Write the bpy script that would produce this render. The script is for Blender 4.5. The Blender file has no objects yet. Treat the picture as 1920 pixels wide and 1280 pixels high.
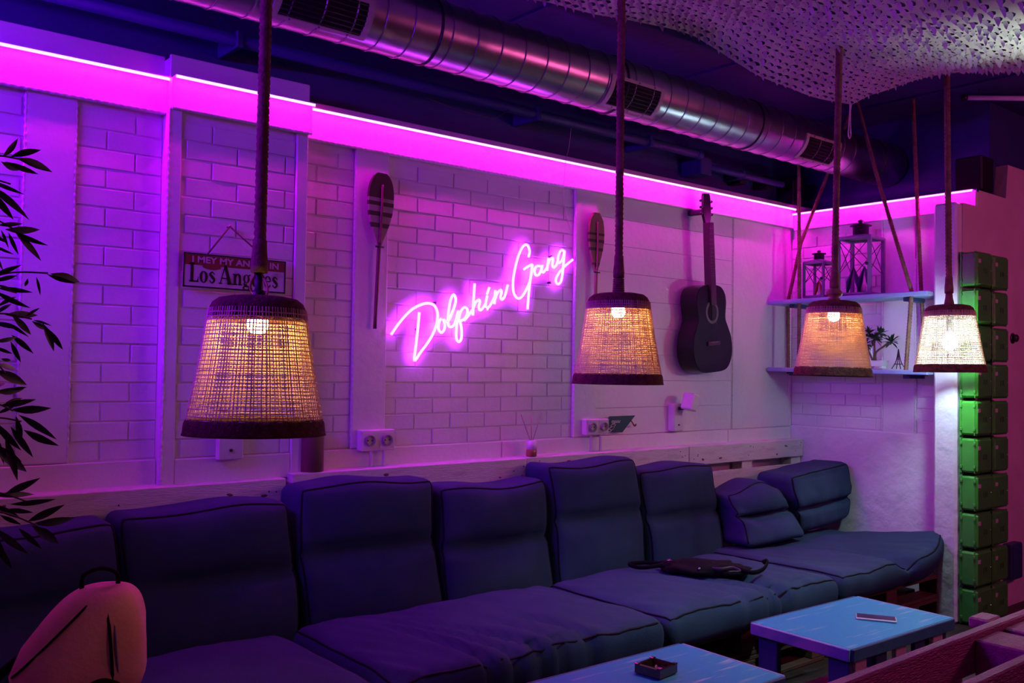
import bpy, bmesh, math, random
from mathutils import Vector, Matrix, noise
random.seed(7)
PI = math.pi
sc = bpy.context.scene
C = sc.collection

# ------------------------------------------------------------------ camera
FPX = 1734.33
CAM = Vector((0.0, -3.4, 1.3))
YAW, PITCH, ROLL = math.radians(50.328), math.radians(1.613), math.radians(0.789)
_f = Vector((math.cos(YAW)*math.cos(PITCH), math.sin(YAW)*math.cos(PITCH), math.sin(PITCH)))
_r = Vector((math.sin(YAW), -math.cos(YAW), 0)); _u = _r.cross(_f)
_R = math.cos(ROLL)*_r + math.sin(ROLL)*_u
_U = -math.sin(ROLL)*_r + math.cos(ROLL)*_u
cd = bpy.data.cameras.new('camera'); cam = bpy.data.objects.new('camera', cd); C.objects.link(cam)
m = Matrix.Identity(4)
for i in range(3):
    m[i][0], m[i][1], m[i][2], m[i][3] = _R[i], _U[i], -_f[i], CAM[i]
cam.matrix_world = m
cd.sensor_width = 36.0; cd.lens = FPX/1920*36.0; cd.clip_start = 0.02
sc.camera = cam

# ------------------------------------------------------------------ world, lamps outside the frame, exposure
w = bpy.data.worlds.new('world'); sc.world = w; w.use_nodes = True
w.node_tree.nodes['Background'].inputs[0].default_value = (0.25, 0.10, 0.45, 1)
w.node_tree.nodes['Background'].inputs[1].default_value = 0.010
vs = sc.view_settings
vs.view_transform = 'Standard'; vs.look = 'None'; vs.gamma = 1.0; vs.exposure = 0.0
try: vs.use_curve_mapping = False
except Exception: pass
def lamp(name, loc, col, watts, radius):
    l = bpy.data.lights.new(name, 'POINT'); l.color = col; l.energy = watts; l.shadow_soft_size = radius
    o = bpy.data.objects.new(name, l); C.objects.link(o); o.location = loc
    return o
lamp('room_lamp_light', (5.0, -3.7, 2.0), (1.0, 0.11, 0.42), 62.0, 0.25)       # reddish lamp behind the camera
def spot(name, loc, target, col, watts, cone, blend, radius):
    l = bpy.data.lights.new(name, 'SPOT'); l.color = col; l.energy = watts; l.spot_size = cone; l.spot_blend = blend; l.shadow_soft_size = radius
    o = bpy.data.objects.new(name, l); C.objects.link(o); o.location = loc
    o.rotation_euler = (Vector(target)-Vector(loc)).to_track_quat('-Z', 'Y').to_euler()
    return o
spot('table_spot_light', (3.38, -2.22, 2.60), (3.18, -1.50, 0.35), (0.62, 0.93, 1.0), 112.0, math.radians(60), 1.0, 0.05)   # ceiling spotlight over the tables
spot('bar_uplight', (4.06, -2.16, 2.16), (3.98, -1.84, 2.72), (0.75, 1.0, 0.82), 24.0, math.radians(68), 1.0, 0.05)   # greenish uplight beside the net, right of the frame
LED_W = 135.0        # emission of the strips
NEON_W = 27.0
WARM_W = 105.0
COOL_W = 350.0

def at(px, py, Y=None, X=None, Z=None):          # a pixel of the photograph on a plane of the room
    d = (px-960)/FPX*_R - (py-640)/FPX*_U + _f
    if Y is not None: t = (Y-CAM.y)/d.y
    elif X is not None: t = (X-CAM.x)/d.x
    else: t = (Z-CAM.z)/d.z
    return CAM + d*t

# ------------------------------------------------------------------ materials
MATS = {}
def nodes(name):
    mt = bpy.data.materials.new(name); mt.use_nodes = True
    nt = mt.node_tree; b = nt.nodes['Principled BSDF']
    return mt, nt, b
def mat(name, col, rough=0.6, col2=None, scale=8.0, bump=0.0, bscale=40.0, metal=0.0, spec=0.5, detail=4.0, lo=0.35, hi=0.65, stretch=None, coat=0.0, alpha=1.0):
    mt, nt, b = nodes(name)
    b.inputs['Roughness'].default_value = rough; b.inputs['Metallic'].default_value = metal
    b.inputs['Specular IOR Level'].default_value = spec
    b.inputs['Coat Weight'].default_value = coat
    tc = nt.nodes.new('ShaderNodeTexCoord'); src = tc.outputs['Object']
    if stretch:
        mp = nt.nodes.new('ShaderNodeMapping'); mp.inputs['Scale'].default_value = stretch
        nt.links.new(src, mp.inputs['Vector']); src = mp.outputs['Vector']
    if col2 is None: col2 = tuple(c*0.82 for c in col)
    n = nt.nodes.new('ShaderNodeTexNoise'); n.inputs['Scale'].default_value = scale; n.inputs['Detail'].default_value = detail
    nt.links.new(src, n.inputs['Vector'])
    r = nt.nodes.new('ShaderNodeValToRGB'); r.color_ramp.elements[0].position = lo; r.color_ramp.elements[1].position = hi
    r.color_ramp.elements[0].color = (*col, 1); r.color_ramp.elements[1].color = (*col2, 1)
    nt.links.new(n.outputs['Fac'], r.inputs['Fac']); nt.links.new(r.outputs['Color'], b.inputs['Base Color'])
    if bump:
        n2 = nt.nodes.new('ShaderNodeTexNoise'); n2.inputs['Scale'].default_value = bscale; n2.inputs['Detail'].default_value = 6
        nt.links.new(src, n2.inputs['Vector'])
        bp = nt.nodes.new('ShaderNodeBump'); bp.inputs['Strength'].default_value = bump; bp.inputs['Distance'].default_value = 0.01
        nt.links.new(n2.outputs['Fac'], bp.inputs['Height']); nt.links.new(bp.outputs['Normal'], b.inputs['Normal'])
    MATS[name] = mt
    return mt
def emit(name, col, strength):
    mt, nt, b = nodes(name)
    b.inputs['Base Color'].default_value = (0.8, 0.8, 0.8, 1)
    b.inputs['Emission Color'].default_value = (*col, 1); b.inputs['Emission Strength'].default_value = strength
    MATS[name] = mt
    return mt
WHITE = mat('white_wall_paint', (0.80, 0.79, 0.79), 0.42, (0.74, 0.73, 0.73), 3, 0.25, 30)
BRICKM = mat('white_painted_brick', (0.80, 0.79, 0.79), 0.36, (0.75, 0.74, 0.74), 5, 0.22, 28)
MORTAR = mat('white_painted_mortar', (0.79, 0.78, 0.78), 0.5, (0.73, 0.72, 0.72), 9, 0.3, 40)
PLASTER = mat('rough_white_plaster', (0.80, 0.79, 0.80), 0.38, (0.72, 0.71, 0.72), 7, 1.0, 13)
ROSEWALL = mat('pale_plaster_wall', (0.70, 0.56, 0.58), 0.5, (0.62, 0.48, 0.50), 5, 0.7, 11)
NAVY = mat('navy_ceiling_paint', (0.035, 0.035, 0.17), 0.55, (0.028, 0.028, 0.14), 3, 0.2, 20)
BLACK = mat('black_plastic', (0.008, 0.008, 0.010), 0.45, (0.012, 0.012, 0.014), 12)
DARKHOLE = mat('dark_hollow', (0.004, 0.004, 0.004), 0.9)
FLOORM = mat('dark_floor_boards', (0.05, 0.03, 0.025), 0.5, (0.03, 0.018, 0.015), 6, 0.3, 25, stretch=(1, 7, 1))
FABRIC = mat('blue_cushion_fabric', (0.028, 0.060, 0.112), 0.85, (0.024, 0.051, 0.096), 6, 0.12, 160, spec=0.2)
PIPING = mat('black_piping', (0.006, 0.008, 0.014), 0.7, spec=0.2)
PALLETW = mat('white_washed_pallet', (0.74, 0.71, 0.69), 0.6, (0.50, 0.45, 0.41), 7, 0.4, 35, lo=0.50, hi=0.86, stretch=(1, 4, 6))
PALLETB = mat('raw_pallet_timber', (0.13, 0.065, 0.04), 0.75, (0.08, 0.04, 0.025), 6, 0.4, 40, stretch=(1, 6, 6))
PINKW = mat('pink_painted_timber', (0.42, 0.10, 0.20), 0.33, (0.30, 0.06, 0.13), 9, 0.6, 60, stretch=(1, 5, 5))
BLUETOP = mat('worn_blue_table_paint', (0.014, 0.25, 0.40), 0.42, (0.34, 0.40, 0.46), 5, 0.25, 50, spec=0.3, lo=0.58, hi=0.76, stretch=(0.8, 9, 1))
BLUEEDGE = mat('blue_table_edge_paint', (0.10, 0.17, 0.36), 0.5, (0.30, 0.22, 0.42), 7, 0.3, 40)
NAVYLEG = mat('navy_table_leg_paint', (0.03, 0.06, 0.14), 0.5, (0.02, 0.045, 0.11), 7, 0.2, 30)
MOTTLE = mat('chipped_white_leg_paint', (0.62, 0.54, 0.50), 0.6, (0.22, 0.07, 0.05), 16, 0.3, 50, lo=0.58, hi=0.68)
STEEL = mat('galvanised_duct_steel', (0.46, 0.46, 0.48), 0.30, (0.38, 0.38, 0.40), 14, 0.10, 8, metal=1.0)
STEEL2 = mat('duct_seam_steel', (0.30, 0.30, 0.32), 0.35, metal=1.0)
VENTW = mat('cream_vent_frame', (0.55, 0.50, 0.46), 0.45)
CHROME = mat('polished_metal', (0.75, 0.74, 0.72), 0.18, metal=1.0)
ROPEM = mat('brown_hemp_rope', (0.24, 0.15, 0.10), 0.9, (0.16, 0.10, 0.065), 40, 0.5, 120, spec=0.1)
WEAVE = mat('woven_seagrass', (0.84, 0.70, 0.50), 0.8, (0.74, 0.60, 0.40), 30, spec=0.15)
WEAVED = mat('dense_woven_seagrass', (0.15, 0.085, 0.055), 0.9, (0.09, 0.05, 0.035), 60, 0.8, 140, spec=0.08)
TAPE = mat('tan_lashing_tape', (0.50, 0.30, 0.14), 0.7)
NETM = mat('off_white_net_cloth', (0.62, 0.58, 0.56), 0.75, (0.50, 0.47, 0.46), 4, spec=0.2)
GREEN = mat('green_plastic_crate', (0.055, 0.36, 0.035), 0.38, (0.05, 0.32, 0.03), 6, 0.12, 40)
TAG = mat('pale_paper_tag', (0.55, 0.42, 0.42), 0.6)
LEAF = mat('dark_bamboo_leaf', (0.020, 0.050, 0.018), 0.5, (0.012, 0.032, 0.012), 9)
CANE = mat('brown_cane_stem', (0.08, 0.06, 0.03), 0.7)
PADBR = mat('brown_paddle_wood', (0.17, 0.09, 0.05), 0.45, (0.12, 0.06, 0.035), 7, stretch=(8, 8, 1))
PADDK = mat('dark_paddle_stripe', (0.035, 0.022, 0.020), 0.45)
PADLT = mat('pale_paddle_stripe', (0.42, 0.34, 0.30), 0.5)
PADOC = mat('ochre_paddle_wood', (0.24, 0.15, 0.08), 0.45, (0.19, 0.11, 0.06), 7, stretch=(8, 8, 1))
GUITM = mat('black_lacquer', (0.005, 0.005, 0.006), 0.30, (0.007, 0.006, 0.007), 5, spec=0.3)
FRETM = mat('dark_rosewood', (0.05, 0.028, 0.022), 0.4)
ROSETTE = mat('grey_rosette_ring', (0.20, 0.17, 0.17), 0.5)
SIGNW = mat('worn_cream_tin', (0.62, 0.54, 0.56), 0.5, (0.40, 0.30, 0.28), 9, lo=0.62, hi=0.72)
SIGNR = mat('worn_red_tin', (0.26, 0.035, 0.03), 0.5, (0.18, 0.025, 0.02), 9)
SIGNPINK = mat('pink_sign_letter', (0.66, 0.40, 0.50), 0.5)
INK = mat('black_sign_letter', (0.010, 0.008, 0.010), 0.5)
ORANGE = mat('orange_metal_lacquer', (0.42, 0.13, 0.03), 0.4)
STRING = mat('brown_jute_string', (0.16, 0.10, 0.07), 0.8)
SOCK = mat('white_socket_plastic', (0.76, 0.74, 0.73), 0.35)
SOCKIN = mat('grey_socket_well', (0.32, 0.28, 0.29), 0.4)
MENUM = mat('dark_teal_card', (0.014, 0.055, 0.060), 0.4, (0.018, 0.065, 0.068), 8)
MENUINK = mat('pale_menu_print', (0.60, 0.58, 0.56), 0.5)
CHERRY = mat('dark_red_print', (0.20, 0.02, 0.03), 0.5)
BAGM = mat('terracotta_bag_cloth', (0.66, 0.34, 0.27), 0.8, (0.56, 0.27, 0.21), 5, 0.2, 90, spec=0.2)
STRAP = mat('black_webbing', (0.005, 0.004, 0.005), 0.8, spec=0.15)
LANTM = mat('blue_grey_lantern_frame', (0.15, 0.14, 0.24), 0.45, (0.11, 0.10, 0.18), 12)
LANTD = mat('dark_lantern_metal', (0.035, 0.030, 0.035), 0.4)
BLUEFIG = mat('dark_blue_lacquer', (0.02, 0.04, 0.10), 0.35)
SHELFM = mat('blue_washed_shelf', (0.26, 0.36, 0.62), 0.45, (0.46, 0.50, 0.66), 5, 0.2, 40, lo=0.5, hi=0.7, stretch=(9, 1, 1))
POTM = mat('white_ceramic', (0.80, 0.79, 0.79), 0.25)
PHONEB = mat('pale_phone_case', (0.62, 0.50, 0.52), 0.35)
PHONEG = mat('black_phone_glass', (0.006, 0.006, 0.008), 0.08)
ASHM = mat('smoked_amber_glass', (0.035, 0.018, 0.008), 0.12, coat=0.5)
REED = mat('pinkish_reed_stick', (0.52, 0.30, 0.22), 0.7)
AMBER = mat('amber_oil_glass', (0.34, 0.16, 0.05), 0.1, coat=0.5)
TUBEW = mat('white_enamel', (0.72, 0.72, 0.74), 0.35)
BROWNV = mat('brown_stoneware', (0.17, 0.09, 0.055), 0.55, (0.13, 0.065, 0.04), 10)
COREGLOW = emit('led_core_glow', (1.0, 0.66, 0.95), 1.3)  # glowing plate added to whiten the strip's core and block its outward light
LEDM = emit('magenta_led_diffuser', (1.0, 0.0003, 0.80), LED_W)
LEDV = emit('violet_led_diffuser', (0.20, 0.0004, 1.0), LED_W*10.0)
NEONM = emit('magenta_neon_tube', (0.55, 0.030, 1.0), NEON_W)
WARMM = emit('warm_bulb_glass', (1.0, 0.47, 0.15), WARM_W)
WARMM2 = emit('amber_bulb_glass', (1.0, 0.45, 0.14), WARM_W*2.0)
COOLM = emit('cool_bulb_glass', (0.56, 0.84, 1.0), COOL_W)
def acrylic():
    mt, nt, b = nodes('clear_acrylic')
    out = nt.nodes['Material Output']; nt.nodes.remove(b)
    tr = nt.nodes.new('ShaderNodeBsdfTransparent'); tr.inputs[0].default_value = (0.97, 0.95, 0.98, 1)
    gl = nt.nodes.new('ShaderNodeBsdfGlossy'); gl.inputs['Roughness'].default_value = 0.15
    fr = nt.nodes.new('ShaderNodeFresnel'); fr.inputs['IOR'].default_value = 1.10
    mx = nt.nodes.new('ShaderNodeMixShader')
    nt.links.new(fr.outputs[0], mx.inputs[0]); nt.links.new(tr.outputs[0], mx.inputs[1]); nt.links.new(gl.outputs[0], mx.inputs[2])
    nt.links.new(mx.outputs[0], out.inputs['Surface'])
    return mt
ACRYL = acrylic()
def translucent_weave():
    mt, nt, b = nodes('thin_woven_seagrass')
    out = nt.nodes['Material Output']; b.inputs['Roughness'].default_value = 0.85; b.inputs['Base Color'].default_value = (0.66, 0.46, 0.26, 1)
    n = nt.nodes.new('ShaderNodeTexNoise'); n.inputs['Scale'].default_value = 30
    r = nt.nodes.new('ShaderNodeValToRGB'); r.color_ramp.elements[0].color = (0.82, 0.68, 0.48, 1); r.color_ramp.elements[1].color = (0.70, 0.56, 0.38, 1)
    nt.links.new(n.outputs['Fac'], r.inputs['Fac']); nt.links.new(r.outputs['Color'], b.inputs['Base Color'])
    tr = nt.nodes.new('ShaderNodeBsdfTranslucent'); nt.links.new(r.outputs['Color'], tr.inputs['Color'])
    mx = nt.nodes.new('ShaderNodeMixShader'); mx.inputs[0].default_value = 0.28
    nt.links.new(b.outputs[0], mx.inputs[1]); nt.links.new(tr.outputs[0], mx.inputs[2]); nt.links.new(mx.outputs[0], out.inputs['Surface'])
    return mt
WEAVE2 = translucent_weave()

# ------------------------------------------------------------------ mesh helpers
class MB:
    def __init__(s): s.v = []; s.f = []; s.sm = []
    def add(s, vs, fs, smooth=False):
        o = len(s.v); s.v += [tuple(p) for p in vs]
        for f in fs: s.f.append(tuple(i+o for i in f)); s.sm.append(smooth)
        return s
    def box(s, x0, x1, y0, y1, z0, z1, c=0.0):
        x0, x1 = min(x0, x1), max(x0, x1); y0, y1 = min(y0, y1), max(y0, y1); z0, z1 = min(z0, z1), max(z0, z1)
        if c <= 0:
            return s.add([(x0,y0,z0),(x1,y0,z0),(x1,y1,z0),(x0,y1,z0),(x0,y0,z1),(x1,y0,z1),(x1,y1,z1),(x0,y1,z1)],
                  [(0,3,2,1),(4,5,6,7),(0,1,5,4),(1,2,6,5),(2,3,7,6),(3,0,4,7)])
        c = min(c, (x1-x0)*.45, (y1-y0)*.45, (z1-z0)*.45)
        X, Y, Z = (x0, x1), (y0, y1), (z0, z1); vs = []; idx = {}
        for i in (0, 1):
            for j in (0, 1):
                for k in (0, 1):
                    sx, sy, sz = (1-2*i), (1-2*j), (1-2*k)
                    for a in range(3):
                        p = [X[i]+sx*c, Y[j]+sy*c, Z[k]+sz*c]
                        p[a] = (X[i], Y[j], Z[k])[a]
                        idx[(i, j, k, a)] = len(vs); vs.append(tuple(p))
        fs = []
        for a in range(3):
            b, d = (a+1) % 3, (a+2) % 3
            for e in (0, 1):
                q = []
                for (u, v) in ((0, 0), (1, 0), (1, 1), (0, 1)):
                    t = [0, 0, 0]; t[a] = e; t[b] = u; t[d] = v; q.append(idx[(*t, a)])
                fs.append(tuple(q if e else q[::-1]))
                # edges between faces a and b
            for e in (0, 1):
                for g in (0, 1):
                    q = []
                    for h, ax in ((0, a), (1, a), (1, b), (0, b)):
                        t = [0, 0, 0]; t[a] = e; t[b] = g; t[d] = h; q.append(idx[(*t, ax)])
                    fs.append(tuple(q))
        for i in (0, 1):
            for j in (0, 1):
                for k in (0, 1):
                    fs.append((idx[(i,j,k,0)], idx[(i,j,k,1)], idx[(i,j,k,2)]))
        return s.add(vs, fs)
    def tube(s, pts, r, n=8, closed=False, cap=True, lobes=0, twist=0.0, lobe_amp=0.25, flat=1.0):
        pts = [Vector(p) for p in pts]; L = len(pts); rr = r if isinstance(r, (list, tuple)) else [r]*L
        vs = []; up = None; acc = 0.0
        for i, p in enumerate(pts):
            if closed: t = pts[(i+1) % L]-pts[i-1]
            else: t = pts[min(i+1, L-1)]-pts[max(i-1, 0)]
            if t.length < 1e-9: t = Vector((0, 0, 1))
            t.normalize()
            if up is None:
                up = Vector((0, 0, 1)) if abs(t.z) < .9 else Vector((1, 0, 0))
            up = (up - t*up.dot(t)); up.normalize()
            sd = t.cross(up)
            if i: acc += (pts[i]-pts[i-1]).length
            for k in range(n):
                a = 2*PI*k/n; q = rr[i]
                if lobes: q *= 1 - lobe_amp + lobe_amp*abs(math.cos((a + acc*twist)*lobes/2))*1.6
                vs.append(p + up*math.cos(a)*q + sd*math.sin(a)*q*flat)
        fs = []
        m = L if closed else L-1
        for i in range(m):
            for k in range(n):
                a, b = i*n+k, i*n+(k+1) % n; j = ((i+1) % L)*n
                fs.append((a, b, j+(k+1) % n, j+k))
        if cap and not closed:
            fs.append(tuple(range(n-1, -1, -1))); fs.append(tuple((L-1)*n+k for k in range(n)))
        return s.add(vs, fs, True)
    def lathe(s, prof, n=24, c=(0, 0, 0), cap=True, smooth=True, a0=0.0, sx=1.0, sy=1.0):
        vs = []; L = len(prof)
        for r, z in prof:
            for k in range(n):
                a = 2*PI*k/n + a0; vs.append((c[0]+r*math.cos(a)*sx, c[1]+r*math.sin(a)*sy, c[2]+z))
        fs = []
        for i in range(L-1):
            for k in range(n): fs.append((i*n+k, i*n+(k+1) % n, (i+1)*n+(k+1) % n, (i+1)*n+k))
        if cap:
            if prof[0][0] > 1e-5: fs.append(tuple(range(n-1, -1, -1)))
            if prof[-1][0] > 1e-5: fs.append(tuple((L-1)*n+k for k in range(n)))
        return s.add(vs, fs, smooth)
    def prism(s, poly, y0, y1, axis='y', smooth=False):      # polygon in (a, b), extruded along the axis
        n = len(poly)
        def pt(a, b, c): return (a, c, b) if axis == 'y' else ((c, a, b) if axis == 'x' else (a, b, c))
        vs = [pt(a, b, y0) for a, b in poly] + [pt(a, b, y1) for a, b in poly]
        fs = [tuple(range(n)), tuple(range(2*n-1, n-1, -1))] + [(i, i+n, (i+1) % n+n, (i+1) % n) for i in range(n)]
        return s.add(vs, fs, smooth)
    def sphere(s, c, r, n=10, sx=1, sy=1, sz=1):
        return s.lathe([(r*math.sin(PI*i/n)*1.0 if 0 < i < n else 0.0, -r*math.cos(PI*i/n)*sz) for i in range(n+1)], n+4, c, cap=False, sx=sx, sy=sy)
    def mesh(s, name, mats, recalc=True):
        me = bpy.data.meshes.new(name); me.from_pydata(s.v, [], s.f)
        me.polygons.foreach_set('use_smooth', s.sm)
        if recalc:
            bm = bmesh.new(); bm.from_mesh(me); bmesh.ops.remove_doubles(bm, verts=bm.verts, dist=1e-6)
            bmesh.ops.recalc_face_normals(bm, faces=bm.faces); bm.to_mesh(me); bm.free()
        me.materials.append(mats); me.update()
        return me
    def build(s, name, mt, parent=None, loc=None, recalc=True):
        return link(name, s.mesh(name, mt, recalc), parent, loc)
def link(name, me, parent=None, loc=None):
    o = bpy.data.objects.new(name, me); C.objects.link(o)
    if parent: o.parent = parent
    if loc: o.location = loc
    return o
def tag(o, label, cat, group=None):
    o['label'] = label; o['category'] = cat
    if group: o['group'] = group
    return o
def thing(name, label, cat, loc=(0, 0, 0), group=None, rz=0.0):
    o = bpy.data.objects.new(name, None); C.objects.link(o); o.location = loc; o.rotation_euler = (0, 0, rz)
    o.empty_display_size = 0.05
    return tag(o, label, cat, group)
def struct(o): o['kind'] = 'structure'; return o
def catmull(p, k=6, closed=False):
    P = [Vector(q) for q in p]; out = []; n = len(P)
    for i in range(n if closed else n-1):
        if closed: a, b, c, d = P[i-1], P[i], P[(i+1) % n], P[(i+2) % n]
        else: a, b, c, d = P[max(i-1, 0)], P[i], P[i+1], P[min(i+2, n-1)]
        for j in range(k):
            t = j/k
            out.append(0.5*((2*b)+(c-a)*t+(2*a-5*b+4*c-d)*t*t+(3*b-a-3*c+d)*t**3))
    if not closed: out.append(P[-1])
    return out
def densify(p, step):
    P = [Vector(q) for q in p]; out = []
    for a, b in zip(P, P[1:]):
        n = max(1, int((b-a).length/step))
        out += [a.lerp(b, i/n) for i in range(n)]
    return out + [P[-1]]
def copy_tree(o, parent=None):
    c = o.copy(); C.objects.link(c); c.parent = parent
    for ch in list(o.children): copy_tree(ch, c)
    return c

# ================================================================== the room shell
BH = 0.068          # one brick course
XC = 5.12           # inner corner
CEIL = 2.85
struct(MB().box(-1.2, 8.2, -5.2, 0.3, -0.06, 0.0).build('floor', FLOORM))
ceil = struct(MB().box(-1.2, 8.2, -5.2, 0.5, CEIL, CEIL+0.06).build('ceiling', NAVY))
wb = struct(MB().box(-1.2, XC+0.6, 0.0, 0.14, 0.0, 2.30).build('wall_back', MORTAR))
struct(MB().box(-1.2, 5.55, 0.10, 0.24, 2.28, CEIL).build('wall_back_upper', NAVY))
wl = struct(MB().box(-0.74, -0.60, -5.2, 0.0, 0.0, CEIL).build('wall_left', WHITE))
struct(MB().box(-1.2, 8.2, -5.34, -5.2, 0.0, CEIL).build('wall_behind', NAVY))
struct(MB().box(8.06, 8.2, -5.2, -1.0, 0.0, CEIL).build('wall_far', NAVY))
wr = struct(MB().box(XC, XC+0.30, -1.10, 0.0, 0.0, 2.285).build('wall_right', MORTAR))
struct(MB().box(5.42, 5.56, -1.10, 0.10, 2.28, CEIL).build('wall_right_upper', NAVY))

# --- bricks: one object each, sharing a mesh per length
BR = {}
def brick_mesh(L, var, h=BH-0.0055, d=0.0052):
    key = (round(L, 3), var)
    if key in BR: return BR[key]
    b = 0.0024; rnd = random.Random(hash(key) & 0xffff); j = lambda a: rnd.uniform(-a, a)
    x0, x1, z0, z1 = 0, L, 0, h
    back = [(x0, 0, z0), (x1, 0, z0), (x1, 0, z1), (x0, 0, z1)]
    mid = [(x0+j(.001), -d+b, z0+j(.001)), (x1+j(.001), -d+b, z0+j(.001)), (x1+j(.001), -d+b, z1+j(.001)), (x0+j(.001), -d+b, z1+j(.001))]
    fr = [(x0+b, -d+j(.0012), z0+b), (x1-b, -d+j(.0012), z0+b), (x1-b, -d+j(.0012), z1-b), (x0+b, -d+j(.0012), z1-b)]
    mb = MB(); v = back+mid+fr; f = [(8, 9, 10, 11)]
    for r in (0, 4):
        for k in range(4): f.append((r+k, r+(k+1) % 4, r+4+(k+1) % 4, r+4+k))
    mb.add(v, f)
    BR[key] = mb.mesh('brick', BRICKM); return BR[key]
def brick_panel(parent, x0, x1, z0, z1, y, pitch=0.195, phase=0.0, side=False, name='masonry_panel'):
    # side=False: in the x-z plane facing -y; side=True: along y on a wall facing -x
    base = MB()
    if side: base.box(0, 0.02, x0, x1, z0, z1)
    else: base.box(x0, x1, 0, 0.02, z0, z1)
    pn = base.build(name, MORTAR, parent, (y-0.0005, 0, 0) if side else (0, y-0.0005, 0))
    r = 0; z = z0 + 0.003
    while z + BH*0.8 < z1:
        hh = BH-0.0055
        x = x0 - pitch + ((phase + (0.5 if r % 2 else 0.0)) % 1.0)*pitch
        while x < x1:
            a, b = max(x, x0+0.001), min(x+pitch-0.0055, x1-0.001)
            if b-a > 0.025:
                full = abs((b-a)-(pitch-0.0055)) < 1e-4
                me = brick_mesh(b-a, random.randint(0, 2) if full else 0)
                o = bpy.data.objects.new('brick', me); C.objects.link(o); o.parent = pn
                dy = random.uniform(-0.0012, 0.0012)
                if side:
                    o.location = (dy, b, z); o.rotation_euler = (random.uniform(-.004, .004), 0, -PI/2)
                else:
                    o.location = (a, dy, z); o.rotation_euler = (0, random.uniform(-.004, .004), 0)
            x += pitch
        z += BH; r += 1
    return pn
ZB, ZT = 0.955, 2.235
brick_panel(wb, 0.36, 0.70, ZB, ZT, 0.0, phase=0.2)
brick_panel(wb, 0.853, 1.150, ZB, ZT, 0.0, phase=0.55)
brick_panel(wb, 1.705, 1.945, ZB, ZT, 0.0, phase=0.35)
brick_panel(wb, 2.106, 3.210, ZB, ZT, 0.0, phase=0.32)
# pier standing proud of the wall
PY = -0.055
pier = struct(MB().box(1.150, 1.700, PY, 0.0, 0.86, 2.40).build('trim_1', WHITE))
brick_panel(pier, 1.200, 1.648, ZB, ZT, PY, phase=0.1)

def rope_edge(parent, a, b, r=0.0065, name='wavy_edging', mt=WHITE):
    a, b = Vector(a), Vector(b); L = (b-a).length; n = int(L/0.0065)
    pts = [a.lerp(b, i/n) for i in range(n+1)]
    rr = [r*(0.72+0.28*math.cos(2*PI*(i*0.0065)/0.026)) for i in range(n+1)]
    return MB().tube(pts, rr, 6).build(name, mt, parent)
# posts, boards and bands of white timber
def trim(n, x0, x1, y0, y1, z0, z1, mt=WHITE, c=0.004):
    return struct(MB().box(x0, x1, y0, y1, z0, z1, c).build('trim_%d' % n, mt))
t = trim(2, 0.697, 0.853, -0.018, 0, ZB, ZT); rope_edge(t, (0.853, -0.014, ZB), (0.853, -0.014, 2.2)); rope_edge(t, (0.697, -0.014, ZB), (0.697, -0.014, 2.2))
t = trim(3, 1.945, 2.106, -0.022, 0, ZB, ZT); rope_edge(t, (1.947, -0.016, ZB), (1.947, -0.016, 2.2))
t = trim(4, 3.210, 3.364, -0.024, 0, ZB, ZT); rope_edge(t, (3.212, -0.018, ZB), (3.212, -0.018, 2.2))
# timber pieces of the pier
MB().box(1.150, 1.198, PY-0.014, PY, 0.86, 2.235, .004).build('pier_post', WHITE, pier)
MB().box(1.650, 1.700, PY-0.014, PY, 0.86, 2.235, .004).build('pier_post', WHITE, pier)
rope_edge(pier, (1.152, PY-.012, .88), (1.152, PY-.012, 2.22))
MB().box(1.198, 1.650, PY-0.012, PY, 0.86, ZB, .004).build('pier_rail', WHITE, pier)
# flat panelled part by the guitar: each plank its own piece
pan = struct(MB().box(3.364, XC, -0.004, 0.0, ZB, ZT).build('trim_5', MORTAR))
z = ZB
while z < ZT-0.02:
    h = min(0.142, ZT-z); MB().box(3.366, 4.500, -0.012, -0.004, z+0.0008, z+h-0.0008, .0012).build('plank', WHITE, pan); z += h
MB().box(4.515, XC-0.002, -0.012, -0.004, ZB, ZT, .002).build('wall_board', WHITE, pan)
rope_edge(pan, (4.5075, -0.008, ZB), (4.5075, -0.008, 2.21), 0.005)
rope_edge(pan, (XC-0.03, -0.012, ZB+.02), (XC-0.03, -0.012, 2.19), 0.006)
# low rail under the bricks
rail = struct(MB().box(0.3, XC, -0.010, 0.0, 0.60, 0.953).build('baseboard_back', WHITE))
for a, b in ((0.30, 1.149), (1.702, 2.747), (2.750, 4.46), (4.463, XC-.02)):
    MB().box(a, b, -0.022, -0.010, 0.845, 0.953, .003).build('rail_board', WHITE, rail)
# band under the LED strip
band = struct(MB().box(0.30, 1.152, -0.040, 0.0, 2.200, 2.325, .003).build('trim_6', WHITE))
rope_edge(band, (0.30, -0.034, 2.202), (1.15, -0.034, 2.202), 0.008)
MB().box(1.150, 1.702, PY-0.040, PY, 2.212, 2.325, .003).build('pier_band', WHITE, pier)
rope_edge(pier, (1.152, PY-.036, 2.214), (1.70, PY-.036, 2.214), 0.008)
band2 = struct(MB().box(1.700, XC, -0.040, 0.0, 2.205, 2.325, .003).build('trim_7', WHITE))
rope_edge(band2, (1.705, -0.034, 2.207), (3.21, -0.034, 2.207), 0.008)
struct(MB().box(0.30, 1.152, -0.012, 0.10, 2.325, 2.415, .003).build('trim_8', WHITE))
MB().box(1.150, 1.702, PY-0.014, PY, 2.325, 2.412, .003).build('pier_cap', WHITE, pier)
struct(MB().box(1.702, XC+.30, -0.012, 0.10, 2.325, 2.365, .003).build('trim_9', WHITE))
struct(MB().box(-0.6, 0.30, -0.012, 0.0, 0.0, 2.325).build('trim_10', WHITE))
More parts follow.
